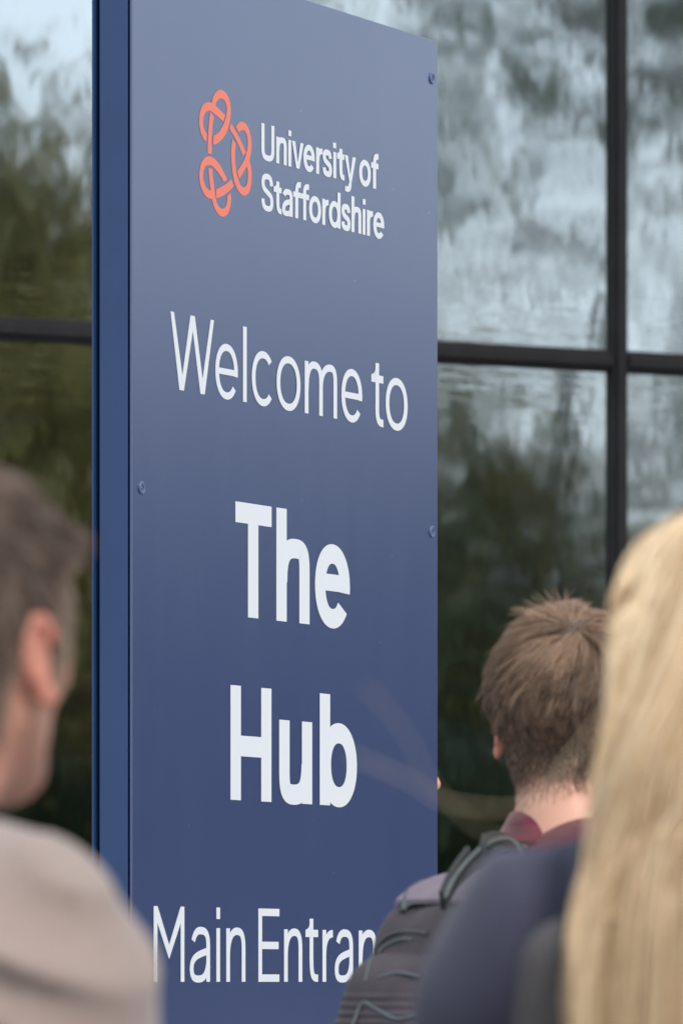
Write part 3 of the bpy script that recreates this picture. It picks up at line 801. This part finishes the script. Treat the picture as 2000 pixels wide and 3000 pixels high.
def ribbons(name, P, W, tone, mat, parent, Nrm, extra=None, frizz=.9):
    """P: strands x points x 3, W: widths per strand (tapering), Nrm: surface normals"""
    S, K, _ = P.shape
    d = np.gradient(P, axis=1); side = np.cross(d, Nrm + np.random.default_rng(1).normal(0, frizz, (S, 1, 3))); side /= np.maximum(np.linalg.norm(side, axis=-1, keepdims=True), 1e-9)
    tap = np.linspace(1, .25, K)[None, :, None] * W[:, None, None] * .5
    A = P - side * tap; B = P + side * tap
    V = np.stack([A, B], 2).reshape(-1, 3)
    base = (np.arange(S)[:, None] * K + np.arange(K - 1)[None, :]) * 2
    F = np.stack([base, base + 1, base + 3, base + 2], -1).reshape(-1, 4)
    tn = np.repeat(tone, K * 2)
    if extra is not None:
        eV, eF, eT = extra; F = np.concatenate([F, eF + len(V)]); V = np.concatenate([V, eV]); tn = np.concatenate([tn, np.full(len(eV), eT)])
    me = bpy.data.meshes.new(name); me.vertices.add(len(V)); me.vertices.foreach_set('co', V.astype(np.float32).ravel())
    me.loops.add(F.size); me.loops.foreach_set('vertex_index', F.astype(np.int32).ravel())
    me.polygons.add(len(F)); me.polygons.foreach_set('loop_start', np.arange(0, F.size, 4, dtype=np.int32))
    me.polygons.foreach_set('loop_total', np.full(len(F), 4, np.int32)); me.polygons.foreach_set('use_smooth', np.ones(len(F), bool))
    me.update(calc_edges=True); me.validate()
    a = me.attributes.new('tone', 'FLOAT', 'POINT'); a.data.foreach_set('value', np.clip(tn, 0, 1).astype(np.float32))
    me.materials.append(mat)
    o = bpy.data.objects.new(name, me); COL.objects.link(o); o.parent = parent
    return o
def scalp_roots(F, n, accept, rg, c=(0, -.014, 1.655)):
    c = np.array(c); out = []
    while sum(len(o) for o in out) < n:
        d = rg.normal(size=(n, 3)); d /= np.linalg.norm(d, axis=1, keepdims=True)
        P = c + d * .05
        for _ in range(14): P = P + d * np.abs(F.ev(P))[:, None] * .95
        out.append(P[accept(P)])
    return np.concatenate(out)[:n]
def grow(F, roots, K, length, flow, lift, rg, jitter=.0):
    """walk strands over the head: flow gives a direction, lift the height above the scalp along the strand"""
    P = roots.copy(); pts = []; nrm = []
    step = length / (K - 1)
    for k in range(K):
        n = F.grad(P); t = k / (K - 1)
        d = F.ev(P); want = lift(roots, t)
        P = P + n * ((want - d) * .8)[:, None]
        pts.append(P.copy()); nrm.append(n)
        f = flow(P, roots, t); f = f - n * np.sum(f * n, axis=1, keepdims=True) * .85
        f /= np.maximum(np.linalg.norm(f, axis=1, keepdims=True), 1e-9)
        if jitter: f = f + rg.normal(0, jitter, f.shape)
        P = P + f * step[:, None]
    return np.stack(pts, 1), np.stack(nrm, 1)

def person(loc, yaw, scale, label, skin, woman=False, group=None, coarse=False, tw=0.0, sh=(0, 0)):
    root = empty('person', loc, -yaw)         # yaw clockwise from +Y, seen from above
    root.scale = (scale,) * 3
    tag(root, label, 'person', group)
    F = body_field(woman, tw, sh)
    if coarse:
        o = field_obj('body', F, axis([(-.30, -.1, .012), (-.1, .1, .005), (.1, .30, .012)]), axis([(-.2, .16, .006)]), axis([(-.01, 1.46, .012), (1.46, 1.765, .005)]), skin, root)
    else:
        o = field_obj('body', F, ax_head, ay_head, az_body, skin, root)
    n = len(o.data.vertices); V = np.empty(n * 3, np.float32); o.data.vertices.foreach_get('co', V); Q = head_warp(tw, sh)(V.reshape(-1, 3).astype(float))
    e = np.clip((np.abs(Q[:, 0]) - .074) / .008, 0, 1) * (Q[:, 2] > 1.56) * (Q[:, 2] < 1.665)
    o.data.attributes.new('ear', 'FLOAT', 'POINT').data.foreach_set('value', e.astype(np.float32))
    return root, F
def clothe(root, jmat, tmat, smat, woman=False, bulk=.014, padded=0.0, disp=None, coarse=False, name='jacket'):
    JF = jacket_field(woman, bulk, padded)
    h = .012 if coarse else .0065
    j = field_obj(name, JF, axis([(-.36, .36, h)]), axis([(-.24, .22, h)]), axis([(.72, 1.56, h)]), jmat, root, disp)
    field_obj('trousers', trousers_field(), axis([(-.24, .24, .011)]), axis([(-.18, .18, .011)]), cz_leg, tmat, root)
    for s in (-1, 1):
        field_obj('shoe', shoe_field(s), axis([(s * .10 - .07, s * .10 + .08, .007)]), axis([(-.11, .21, .007)]), axis([(-.012, .12, .007)]), smat, root)
    return JF, j

m_navytrouser = simple('dark_trousers', (.025, .028, .04), .85, noise=.2, nscale=60)
m_shoe = simple('black_shoe', (.02, .018, .016), .4)
m_skin_a = skin_mat('ruddy_skin', (.52, .285, .20), (.58, .255, .185))
m_skin_b = skin_mat('fair_skin', (.62, .34, .235), (.62, .29, .195))

# ---- man in the taupe jacket, left edge
def folds_a(P):
    a = wob(P, 9, 8, 16, 1.0); b = wob(P, 30, 26, 22, 2.2)
    c = 1 - 2 * np.abs(np.sin(P[..., 0] * 14 + P[..., 2] * 19 + 1.5 * np.sin(P[..., 1] * 13 + P[..., 2] * 5)))
    x, y, z = P[..., 0], P[..., 1], P[..., 2]
    ph = 58 * x + 74 * z + 30 * y + 2.6 * np.sin(17 * x + 11 * z) + 1.6 * np.sin(31 * z - 9 * y)
    env = np.clip(.6 + .8 * wob(P, 21, 17, 13, 3.1), 0, 1)
    seam = -.004 * np.exp(-((np.abs(x) - (.172 - (z - 1.40) * .25)) / .005) ** 2) * (z > 1.28)
    back = -.003 * np.exp(-(x / .004) ** 2) * (y < 0)
    return .006 * a + .0035 * b + env * .0085 * (1 - np.abs(np.sin(ph * .5)) ** .8 * 2) + seam + back
m_tweed, nt, p = mat_new('taupe_tweed')
t_ = N(nt, 'ShaderNodeTexCoord'); nA = N(nt, 'ShaderNodeTexNoise', Scale=900.0, Detail=2.0); nB = N(nt, 'ShaderNodeTexNoise', Scale=7.0, Detail=4.0)
wv = N(nt, 'ShaderNodeTexNoise', Scale=260.0, Detail=3.0) if True else N(nt, 'ShaderNodeTexWave', Scale=160.0, Distortion=1.5)
for q in (nA, nB, wv): nt.links.new(t_.outputs['Object'], q.inputs['Vector'])
r_ = N(nt, 'ShaderNodeValToRGB'); r_.color_ramp.elements[0].position = .25; r_.color_ramp.elements[1].position = .75
r_.color_ramp.elements[0].color = (.200, .146, .122, 1); r_.color_ramp.elements[1].color = (.37, .278, .236, 1)
ad = N(nt, 'ShaderNodeMath', operation='ADD'); ml = N(nt, 'ShaderNodeMath', operation='MULTIPLY'); ml.inputs[1].default_value = .5
nt.links.new(nA.outputs['Fac'], ad.inputs[0]); nt.links.new(wv.outputs['Fac'], ad.inputs[1]); nt.links.new(ad.outputs[0], ml.inputs[0]); nt.links.new(ml.outputs[0], r_.inputs[0])
nt.links.new(r_.outputs[0], p.inputs['Base Color']); p.inputs['Roughness'].default_value = .9; p.inputs['Sheen Weight'].default_value = .25
YA = 4.25
TWA, SHA = math.radians(29), (-.01, .049)
man_a, FA = person(((-288 - 1000) / FPX * YA, YA, 0), math.radians(56), 1.008, 'man in a taupe tweed jacket with short greying brown hair and reddish ear', m_skin_a, tw=TWA, sh=SHA)
JA, _ = clothe(man_a, m_tweed, m_navytrouser, m_shoe, bulk=.025, padded=.008, disp=folds_a)
field_obj('collar', collar_field(.070, .026, (0, -.040, 1.488), .006), axis([(-.13, .13, .004)]), axis([(-.17, .09, .004)]), axis([(1.40, 1.57, .004)]), m_tweed, man_a)
def clump(R, rg, n):
    c = R[rg.integers(0, len(R), n)]
    # nearest clump centre by blocks
    idx = np.concatenate([((R[i:i + 2000, None, :] - c[None]) ** 2).sum(-1).argmin(1) for i in range(0, len(R), 2000)])
    return c, idx
rg = np.random.default_rng(3)
HA = head_field(ears=False)
def acc_a(P):
    x, y, z = P.T
    hairline = np.where(y > .048, 1.65 + (y - .048) * .8, np.where(y > .02, 1.622, np.where(y > -.03, 1.625, 1.555 + 0 * y)))
    sideb = (y > .0) & (y < .038) & (z > 1.60) & (np.abs(x) > .05)
    return ((z > hairline) & (y < .086)) | sideb
ra = scalp_roots(HA, 26000, acc_a, rg)
topness = lambda R: np.clip((R[:, 2] - 1.685) / .04, 0, 1)
def flow_a(P, R, t):
    side = np.stack([np.zeros(len(R)), .35 + 0 * R[:, 0], -1.0 + 0 * R[:, 0]], 1)
    top = np.stack([.35 * np.sign(R[:, 0] + .03), .9 + 0 * R[:, 0], .1 + 0 * R[:, 0]], 1)
    top[:, 0] += .5 * wob(R, 60, 50, 40, .4)
    q = topness(R)[:, None]; f = side * (1 - q) + top * q
    f[:, 0] += .25 * wob(R, 90, 80, 70, 1.4); return f + (ca[ia] - R) * 26 * t
ca, ia = clump(ra, rg, 420); cla = rg.uniform(0, 1, 420)
lift_a = lambda R, t: .003 + t * (.004 + .003 * cla[ia] + topness(R) * (.003 + .010 * cla[ia] + .026 * np.clip((R[:, 1] + .01) / .06, 0, 1)) + .003 * wob(R, 110, 90, 100, 2.0))
PA, NA = grow(HA, ra, 7, .018 + .038 * topness(ra), flow_a, lift_a, rg, .10)
tone = .14 + .13 * rg.normal(size=len(ra)) + .30 * (rg.random(len(ra)) < .14) + rg.normal(0, .10, 420)[ia] + .22 * np.clip((1.665 - ra[:, 2]) / .05, 0, 1) + .45 * np.clip((ra[:, 1] - .01) / .03, 0, 1) * (ra[:, 2] < 1.70) + .12 * wob(ra, 70, 60, 50, .2)
def cap(F, inflate, cutf, n=.004):
    C = Field()
    for q in F.p: C.p.append(q)
    C.add((lambda P: P[..., 2] * 0 + -1.0, None), .001, 0, 'i')
    C.p.append((cutf, None, .001, 0, 'i'))
    xs = axis([(-.11, .11, n)]); ys = axis([(-.14, .12, n)]); zs = axis([(1.50, 1.78, n)])
    v = F.grid(xs, ys, zs) - inflate
    X, Y, Z = np.meshgrid(xs, ys, zs, indexing='ij'); v = np.maximum(v, cutf(np.stack([X, Y, Z], -1)))
    return surface_net(v, xs, ys, zs)
def cut_a(P):
    y, z = P[..., 1], P[..., 2]
    hl = np.where(y > .048, 1.655 + (y - .048) * .8, np.where(y > -.03, 1.632, 1.565))
    return np.maximum(hl - z, y - .075)
cva, cfa = cap(HA, .0035, cut_a)
m_hair_a = hair_mat('greying_brown_hair', (.055, .029, .018), (.50, .36, .27), .5)
ribbons('hair', PA, rg.uniform(.0006, .0012, len(ra)), tone, m_hair_a, man_a, NA, (cva, cfa, .42))
place_head([c for c in man_a.children if c.name.startswith('hair')][0], TWA, SHA)

# ---- man with tousled brown hair, right of the sign
YB = 7.6
m_maroon = simple('maroon_shirt', (.115, .011, .026), .85, noise=.45, nscale=28, stretch=(1, 1, 3), sheen=.2)
m_mauve = simple('grey_mauve_jacket', (.16, .125, .145), .8, noise=.2, nscale=30, bump=.3, bscale=120)
TWB, SHB = math.radians(62), (-.005, -.022)
man_b, FB = person(((1756 - 1000) / FPX * YB, YB, 0), math.radians(72), 1.064, 'man with tousled brown hair and maroon collar seen from behind', m_skin_b, tw=TWB, sh=SHB)
def folds_b(P): return .006 * wob(P, 12, 10, 18, .6) + .002 * wob(P, 34, 30, 30, 1.7)
JB, _ = clothe(man_b, m_maroon, m_navytrouser, m_shoe, bulk=.016, disp=folds_b, name='shirt')
field_obj('collar', collar_field(.066, .018, (0, -.040, 1.480), .005, 14), axis([(-.13, .13, .004)]), axis([(-.17, .09, .004)]), axis([(1.40, 1.57, .004)]), m_maroon, man_b)
rg = np.random.default_rng(5)
HB_ = head_field(ears=False)
def acc_b(P):
    x, y, z = P.T
    hl = np.where(y > .03, 1.68 + (y - .03) * .6, np.where(y > -.02, 1.62, 1.552))
    return (rg.random(len(P)) < np.clip((z - hl) / .030 + .05, 0, 1)) & (y < .075) & ~((y > -.02) & (y < .02) & (z < 1.645) & (np.abs(x) > .07))
rb = scalp_roots(HB_, 46000, acc_b, rg)
# the sparse shaved nape
def acc_n(P):
    x, y, z = P.T; return (z > 1.505) & (z < 1.60) & (y < -.005)
whorl = np.array([.018, -.062, 1.722])
cb, ib = clump(rb, rg, 1100)
cl_dir = rg.normal(0, 1, (1100, 3)) * .27; cl_lift = rg.uniform(0, 1, 1100); cl_len = rg.uniform(.75, 1.3, 1100)
cl_out = rg.random(1100) < .035
cl_lift = .45 * cl_lift + cl_out * 1.0 + .55 * (.5 + .5 * wob(cb, 70, 60, 60, .9))
def flow_b(P, R, t):
    away = R - whorl; L = np.linalg.norm(away, axis=1, keepdims=True); away = away / np.maximum(L, .004)
    sw = np.cross(away, np.array([0, -.55, .83]))
    q = np.clip((R[:, 2] - 1.62) / .06, 0, 1)[:, None]
    f = (away + .55 * sw) * q + np.array([0, -.05, -1.0]) * (1 - q * .55)
    f = f + cl_dir[ib] * (.35 + .9 * q)
    toc = cb[ib] - R
    return f + toc * 17 * t
tB = np.clip((rb[:, 2] - 1.60) / .08, 0, 1)
strl = rg.uniform(0, 1, len(rb)) + (rg.random(len(rb)) < .006) * 1.6
lift_b = lambda R, t: .002 + t * (.0045 + tB * (.008 + .016 * cl_lift[ib] + .008 * strl)) * (1 - .30 * t)
lenb = (.007 + .041 * tB) * cl_len[ib]
PB, NB = grow(HB_, rb, 8, lenb, flow_b, lift_b, rg, .09)
tn = .30 + .21 * rg.normal(size=len(rb)) + .25 * (cl_lift[ib] - .5) + .26 * np.clip((rb[:, 2] - 1.67) / .06, 0, 1) + rg.normal(0, .09, 1100)[ib]  # tone rises with height: highlights on top painted into the hair colour
def cut_b(P):
    y, z = P[..., 1], P[..., 2]
    hl = np.where(y > .03, 1.69 + (y - .03) * .6, np.where(y > -.02, 1.645, 1.598))
    return np.maximum(hl - z, y - .07)
cvb, cfb = cap(HB_, .004, cut_b)
m_hair_b = hair_mat('brown_hair', (.036, .019, .012), (.46, .28, .17), .5)
ribbons('hair', PB, rg.uniform(.0004, .0008, len(rb)), tn, m_hair_b, man_b, NB, (cvb, cfb, .12))
place_head([c for c in man_b.children if c.name.startswith('hair')][0], TWB, SHB)
rn = scalp_roots(HB_, 16000, acc_n, rg)
keep = rg.random(len(rn)) < np.clip((rn[:, 2] - 1.508) / .055, 0.02, 1) ** 1.6; rn = rn[keep]
PN, NN = grow(HB_, rn, 4, np.full(len(rn), .008), lambda P, R, t: np.tile([0, -.1, -1.0], (len(R), 1)), lambda R, t: .0006 + t * .002 + 0 * R[:, 0], rg, .3)
ribbons('nape_stubble', PN, np.full(len(rn), .0006), .30 + .1 * rg.normal(size=len(rn)), m_hair_b, man_b, NN)
place_head([c for c in man_b.children if c.name.startswith('nape')][0], TWB, SHB)

# ---- rucksack on his back
m_pack = simple('dark_plum_nylon', (.060, .044, .052), .62, .4, noise=.25, nscale=9, bump=.35, bscale=260)
m_pack2 = simple('lavender_grey_nylon', (.20, .155, .185), .6, .4, noise=.12, nscale=14, bump=.3, bscale=260)
m_trim = simple('grey_green_trim', (.075, .085, .08), .55, noise=.2, nscale=40)
m_strap = simple('black_webbing', (.018, .02, .02), .7, bump=.4, bscale=500)
m_piping = simple('reflective_grey_piping', (.10, .11, .12), .4, noise=.1)
pack_yaw = math.radians(60)
pack = empty('backpack', (.178, 7.46, 0.056), -pack_yaw)        # local -y points away from the wearer's back
tag(pack, 'dark plum rucksack with grey piping and lavender top worn by the brown haired man', 'backpack')
PF = Field()
TL = rotx(math.radians(-15))
PF.add(rbox((0, -.055, 1.232), (.150, .090, .230), .080, TL), .01)
PF.add(rbox((0, .015, 1.375), (.125, .072, .100), .068, TL), .05)
PF2 = Field(); PF2.add(rbox((0, -.122, 1.215), (.128, .078, .170), .070, rotx(math.radians(-22))), .01)
PAll = Field(); PAll.p = PF.p + PF2.p
gx = axis([(-.20, .20, .005)]); gy = axis([(-.32, .16, .005)]); gz = axis([(.90, 1.52, .005)])
def wrinkle(P): return .0035 * wob(P, 28, 25, 40, .3) + .0015 * wob(P, 80, 80, 90, 1.1)
field_obj('main_compartment', PF, gx, gy, gz, m_pack, pack, wrinkle)
def ribs(P):
    q = np.clip((1.335 - P[..., 2]) / .01, 0, 1)
    return .0030 * wob(P, 28, 25, 40, .9) + q * .0011 * np.sign(np.sin(P[..., 2] * 2 * math.pi / .0105))
field_obj('front_pocket', PF2, gx, gy, axis([(.96, 1.45, .0026)]), m_pack, pack, ribs)
PM = np.array(((math.cos(-pack_yaw), -math.sin(-pack_yaw), 0), (math.sin(-pack_yaw), math.cos(-pack_yaw), 0), (0, 0, 1)))
def on_pack(px, py, off=.002):
    """the point of the rucksack's surface met along a sight line, in the rucksack's own frame"""
    d = np.array([(px - 1000) / FPX, 1.0, (2877 - py) / FPX]); o = np.array([0, 0, CAM_Z]); o = (o - np.array(pack.location)) @ PM; d = d @ PM
    t = 6.9
    for _ in range(60):
        v = PAll.ev((o + d * t)[None])[0] - off; t += v * .8
        if t > 8.2: break
    q = o + d * t
    if t > 8.2 or abs(PAll.ev(q[None])[0]) > .02:
        tt = np.linspace(6.9, 8.0, 120); v = PAll.ev(o[None] + d[None] * tt[:, None]); q = o + d * tt[v.argmin()]
        g_ = PAll.grad(q[None])[0]; q = q - g_ * (PAll.ev(q[None])[0] - off)
    return q
def pack_line(name, pts, r, mat, per=6, off=.002, parent=None, flat=None):
    P = [on_pack(a, b, off) for a, b in catmull([(a, b) for a, b in pts], per)]
    V, Fc = tube(P, r, 8); return link(name, V, Fc, mat, parent or pack, smooth=True)
pack_line('piping', [(1105, 2865), (1165, 2850), (1225, 2860)], .0020, m_piping)
pack_line('piping', [(1030, 3010), (1062, 2940), (1100, 2955), (1160, 2985), (1215, 2975)], .0021, m_piping)
pack_line('piping', [(1108, 2790), (1135, 2768), (1175, 2752), (1205, 2752)], .0018, m_piping)
pack_line('piping', [(1068, 2880), (1090, 2800), (1130, 2745), (1190, 2728), (1250, 2735)], .0018, m_trim)
pack_line('seam_trim', [(1182, 2668), (1192, 2625), (1215, 2590), (1240, 2575)], .0045, m_trim)
pack_line('seam_trim', [(1170, 2668), (1235, 2635), (1320, 2612)], .0028, m_trim)
# lavender lid: a thin shell over the top of the bag
LF = Field(); LF.p = list(PF.p)
def lid_shell(name):
    v = LF.grid(gx, gy, gz)
    X, Y, Z = np.meshgrid(gx, gy, gz, indexing='ij')
    P = np.stack([X, Y, Z], -1); v = v - .0045 - .002 * wob(P, 30, 26, 20, 2.0)
    v = np.maximum(v, np.maximum(1.446 - Z + .25 * (Y + .06), np.abs(X + .0) - .112))
    V, Q = surface_net(v, gx, gy, gz); return link(name, V, Q, m_pack2, pack, smooth=True)
lid_shell('lid')
# haul loop and shoulder strap in webbing, running from the lid over the shoulder
def cam_pt(px, py, d): return np.array(((px - 1000) / FPX * d, d, CAM_Z + (2877 - py) / FPX * d))
def web(name, pts, w, th, mat, parent, wdir, inv=None):
    P = catmull(pts, 8); V = []; Fc = []; wd = Vector(wdir).normalized()
    for i, q in enumerate(P):
        a = Vector(P[max(0, i - 1)]); b = Vector(P[min(len(P) - 1, i + 1)]); t = (b - a).normalized()
        s = (wd - t * wd.dot(t)).normalized(); n = t.cross(s)
        for sa, sb in ((-1, -1), (1, -1), (1, 1), (-1, 1)): V.append(tuple(Vector(q) + s * (w / 2 * sa) + n * (th / 2 * sb)))
    for i in range(len(P) - 1):
        for k in range(4): Fc.append((i * 4 + k, i * 4 + (k + 1) % 4, i * 4 + 4 + (k + 1) % 4, i * 4 + 4 + k))
    Fc += [(0, 1, 2, 3), tuple((len(P) - 1) * 4 + k for k in (3, 2, 1, 0))]
    return link(name, V, Fc, mat, parent, smooth=False)
def to_pack(p): return (np.array(p) - np.array(pack.location)) @ PM
strap_pts = [to_pack(cam_pt(a, b, d)) for a, b, d in ((1296, 2640, 7.26), (1318, 2590, 7.28), (1345, 2550, 7.31), (1385, 2508, 7.36), (1430, 2476, 7.42), (1478, 2466, 7.46), (1512, 2490, 7.46), (1528, 2540, 7.43))]
web('shoulder_strap', strap_pts, .030, .007, m_strap, pack, to_pack(np.array(pack.location) + np.array((.35, 1, .3))))
edge_pts = [q + to_pack(np.array(pack.location) + np.array((.002, -.016, .003))) for q in strap_pts]
V, Fc = tube(catmull(edge_pts, 6), .0032, 7); link('strap_edging', V, Fc, m_trim, pack, smooth=True)

# ---- blonde woman in the navy jacket, right edge
YC = 4.6
m_navy = simple('navy_jacket_cloth', (.050, .050, .080), .9, .25, noise=.14, nscale=18, bump=.35, bscale=420, sheen=.15)
woman, FCb = person(((2178 - 1000) / FPX * YC, YC, 0), math.radians(4), 1.006, 'woman with long straight blonde hair wearing a navy jacket, seen from behind', m_skin_b, woman=True)
def folds_c(P):
    x, y, z = P[..., 0], P[..., 1], P[..., 2]
    ph = 66 * x + 24 * z + 3.0 * np.sin(9 * z + 12 * x)
    seam = -.004 * np.exp(-((np.abs(x) - (.148 - (z - 1.40) * .22)) / .005) ** 2) * (z > 1.28)
    return .007 * wob(P, 9, 8, 13, 2.6) + .003 * wob(P, 30, 26, 22, .2) + .008 * np.sin(ph) * np.clip(.5 + .7 * wob(P, 16, 12, 9, 1.2), 0, 1) + seam
JC, _ = clothe(woman, m_navy, m_navytrouser, m_shoe, woman=True, bulk=.018, padded=.004, disp=folds_c)
field_obj('collar', collar_field(.066, .024, (0, -.040, 1.492), .006), axis([(-.13, .13, .005)]), axis([(-.17, .09, .005)]), axis([(1.40, 1.57, .005)]), m_navy, woman)
BAGP = rbox((-.098, -.184, 1.262), (.086, .040, .178), .040, roty(math.radians(9)))
CF = Field(); CF.p = head_field(True, False).p + JC.p + [(BAGP[0], BAGP[1], .03, 0, 'u')]
HC = head_field(True, False)
rg = np.random.default_rng(9)
def acc_c(P):
    x, y, z = P.T
    return (z > np.where(y > .0, 1.63 + y * .75, 1.585)) & (y < .085)
# body of the hair under the loose strands
HV = Field()
HV.add(ell((0, -.018, 1.650), (.077, .097, .094)), .01); HV.add(ell((0, -.070, 1.56), (.074, .042, .13)), .04)
HV.add(ell((0, -.120, 1.50), (.082, .060, .13)), .04); HV.add(ell((0, -.178, 1.40), (.092, .052, .17)), .05); HV.add(ell((0, -.228, 1.26), (.098, .034, .20)), .05)
def facecut(P): return np.maximum((P[..., 1] - .055), -(P[..., 2] - 1.06))
CF.p = CF.p + HV.p
rc_ = scalp_roots(HC, 22000, acc_c, rg)
cc, ic = clump(rc_, rg, 170)
cdir = rg.normal(0, 1, (170, 2)); cph = rg.uniform(0, 6.28, 170); camp = rg.uniform(.3, 1, 170)
cdep = rg.uniform(0, 1, 170)
K = 30; LEN = .62
P = rc_.copy(); pts = []; nr = []; edge_r = .020 * rg.random(len(rc_)) ** 2
dep = .003 + .020 * np.clip(.6 * cdep[ic] + .4 * rg.random(len(rc_)), 0, 1)
for k in range(K):
    t = k / (K - 1)
    d = CF.ev(P); n = CF.grad(P, .004)
    want = np.minimum(dep * min(1, .25 + t * 5), dep) + .004 * min(1, t * 3)
    push = np.maximum(want - d, 0)
    onh = np.clip((P[:, 2] - 1.56) / .05, 0, 1)
    P = P + n * (push * .85 * onh)[:, None]
    P[:, 1] -= np.minimum(push * 1.1, .03) * (1 - onh)
    out = np.stack([n[:, 0], n[:, 1] * .8 - .25, np.full(len(P), .25)], 1)
    pts.append(P.copy()); nr.append(n if k < 12 else out / np.linalg.norm(out, axis=1, keepdims=True))
    onhead = np.clip((P[:, 2] - 1.60) / .06, 0, 1)
    s = np.sign(rc_[:, 0]) * np.clip(np.abs(rc_[:, 0]) / .02, .3, 1)
    f = np.stack([s * .85 * onhead, (-.35 - .2 * (rc_[:, 1] > 0)) * onhead - .05 * (1 - onhead), -1 + 0 * s], 1)
    f = f - n * (np.minimum(np.sum(f * n, axis=1), 0))[:, None]
    ww = (1 - onhead)
    f[:, 0] += ww * (.055 * np.sin(cph[ic] + t * 7.5) * camp[ic] + .05 * s * t)
    f[:, 1] += ww * (.04 * np.cos(cph[ic] * 1.7 + t * 6) * camp[ic])
    xs_ = P[:, 0]; f[:, 1] -= ww * .9 * np.clip((P[:, 1] + .02) / .05, 0, 1) * (rc_[:, 1] < .04)
    f[:, 0] -= ww * 6.0 * np.sign(xs_) * np.maximum(np.abs(xs_) - (.086 + .022 * t * 1.5), 0)
    f /= np.linalg.norm(f, axis=1, keepdims=True)
    f = f + rg.normal(0, .012, f.shape)
    P = P + f * (LEN / (K - 1) * (.9 + .2 * cdep[ic]))[:, None]
    lim = (.080 if k < 8 else .083) + np.clip(1.60 - P[:, 2], 0, .4) * .13 + edge_r; P[:, 0] = np.clip(P[:, 0], -lim, lim)
PC_, NC = np.stack(pts, 1), np.stack(nr, 1)
tc_ = .40 + .38 * np.clip((rc_[:, 2] - 1.69) / .05, 0, 1) + .15 * rg.normal(size=len(rc_)) + rg.normal(0, .27, 170)[ic]  # paler crown tone: the lit top of the hair put into its colour
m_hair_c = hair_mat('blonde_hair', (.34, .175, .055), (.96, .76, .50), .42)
vx = axis([(-.13, .13, .004)]); vy = axis([(-.27, .11, .004)]); vz = axis([(1.04, 1.77, .005)])
v = HV.grid(vx, vy, vz); X, Y, Z = np.meshgrid(vx, vy, vz, indexing='ij')
v = np.maximum(v + .0025 * np.sin(X * 150 + 3 * np.sin(Z * 7) + 2 * np.sin(X * 37)) + .0015 * np.sin(X * 410 + Z * 14 + 3 * np.sin(X * 61)), facecut(np.stack([X, Y, Z], -1)))
cvc, cfc = surface_net(v, vx, vy, vz)
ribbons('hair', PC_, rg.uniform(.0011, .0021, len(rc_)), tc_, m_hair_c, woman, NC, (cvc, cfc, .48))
# a few flyaway strands carried to the left
for pts_, w in (([(1900, 1980, 3.70), (1700, 2230, 3.62), (1560, 2400, 3.55), (1330, 2400, 3.5), (1210, 2335, 3.46), (1040, 2262, 3.42)], .00032),
                ([(1880, 2080, 3.70), (1700, 2420, 3.62), (1480, 2500, 3.55), (1290, 2365, 3.5), (1190, 2190, 3.46), (1080, 2060, 3.42)], .00022)):
    Pp = catmull([(cam_pt(*q) - np.array(woman.location)) / 1.0 for q in pts_], 8)
    cz, sz = math.cos(math.radians(4)), math.sin(math.radians(4))
    Pp = [np.array((q[0] * cz - q[1] * sz, q[0] * sz + q[1] * cz, q[2])) for q in Pp]
    V, Fc = tube(Pp, w, 5); o = link('flyaway_lock', V, Fc, m_hair_c, woman, smooth=True)
    a_ = o.data.attributes.new('tone', 'FLOAT', 'POINT'); a_.data.foreach_set('value', [.8] * len(o.data.vertices))

# ---- her charcoal bag
m_bag = simple('charcoal_bag_cloth', (.088, .078, .078), .75, .3, noise=.2, nscale=10, bump=.4, bscale=300)
bag = empty('shoulder_bag', woman.location, math.radians(-4))
tag(bag, 'charcoal cloth bag on the navy back beside the blonde hair', 'bag')
BF = Field(); BF.add(BAGP, .01)
field_obj('bag_body', BF, axis([(-.25, .10, .005)]), axis([(-.26, -.10, .005)]), axis([(1.09, 1.50, .005)]), m_bag, bag, lambda P: .004 * wob(P, 24, 24, 30, .4))
web('bag_strap', [(-.215, -.165, 1.10), (-.203, -.172, 1.20), (-.188, -.176, 1.28), (-.176, -.178, 1.34)], .045, .006, m_strap, bag, (1, 0, .1))

# ---- people beyond the sign
m_blue = simple('blue_jumper', (.02, .045, .11), .85, noise=.2, nscale=30)
m_grey = simple('dark_coat', (.03, .022, .022), .85, noise=.2, nscale=20)
def short_hair(root, tone, mat):
    cut = lambda P: np.maximum(np.where(P[..., 1] > .02, 1.66 + (P[..., 1] - .02) * .7, 1.58) - P[..., 2], P[..., 1] - .08)
    V, Fq = cap(head_field(ears=False), .010, cut, .006)
    o = link('hair', V, Fq, mat, root, smooth=True)
    a_ = o.data.attributes.new('tone', 'FLOAT', 'POINT'); a_.data.foreach_set('value', [tone] * len(V))
pd, _ = person((.038, 10.55, 0), math.radians(88), 1.092, 'person in a blue jumper behind the sign, only the nose and shoulder showing', m_skin_b, coarse=True)
clothe(pd, m_blue, m_navytrouser, m_shoe, bulk=.040, coarse=True, name='jumper'); short_hair(pd, .2, m_hair_b)
pe, _ = person(((200 - 1000) / FPX * 17.3, 17.3, 0.1), math.radians(150), 1.0, 'person in a dark coat standing behind the glass between the taupe man and the sign', m_skin_a, coarse=True)
clothe(pe, m_grey, m_navytrouser, m_shoe, coarse=True, name='coat'); short_hair(pe, .3, m_hair_b)
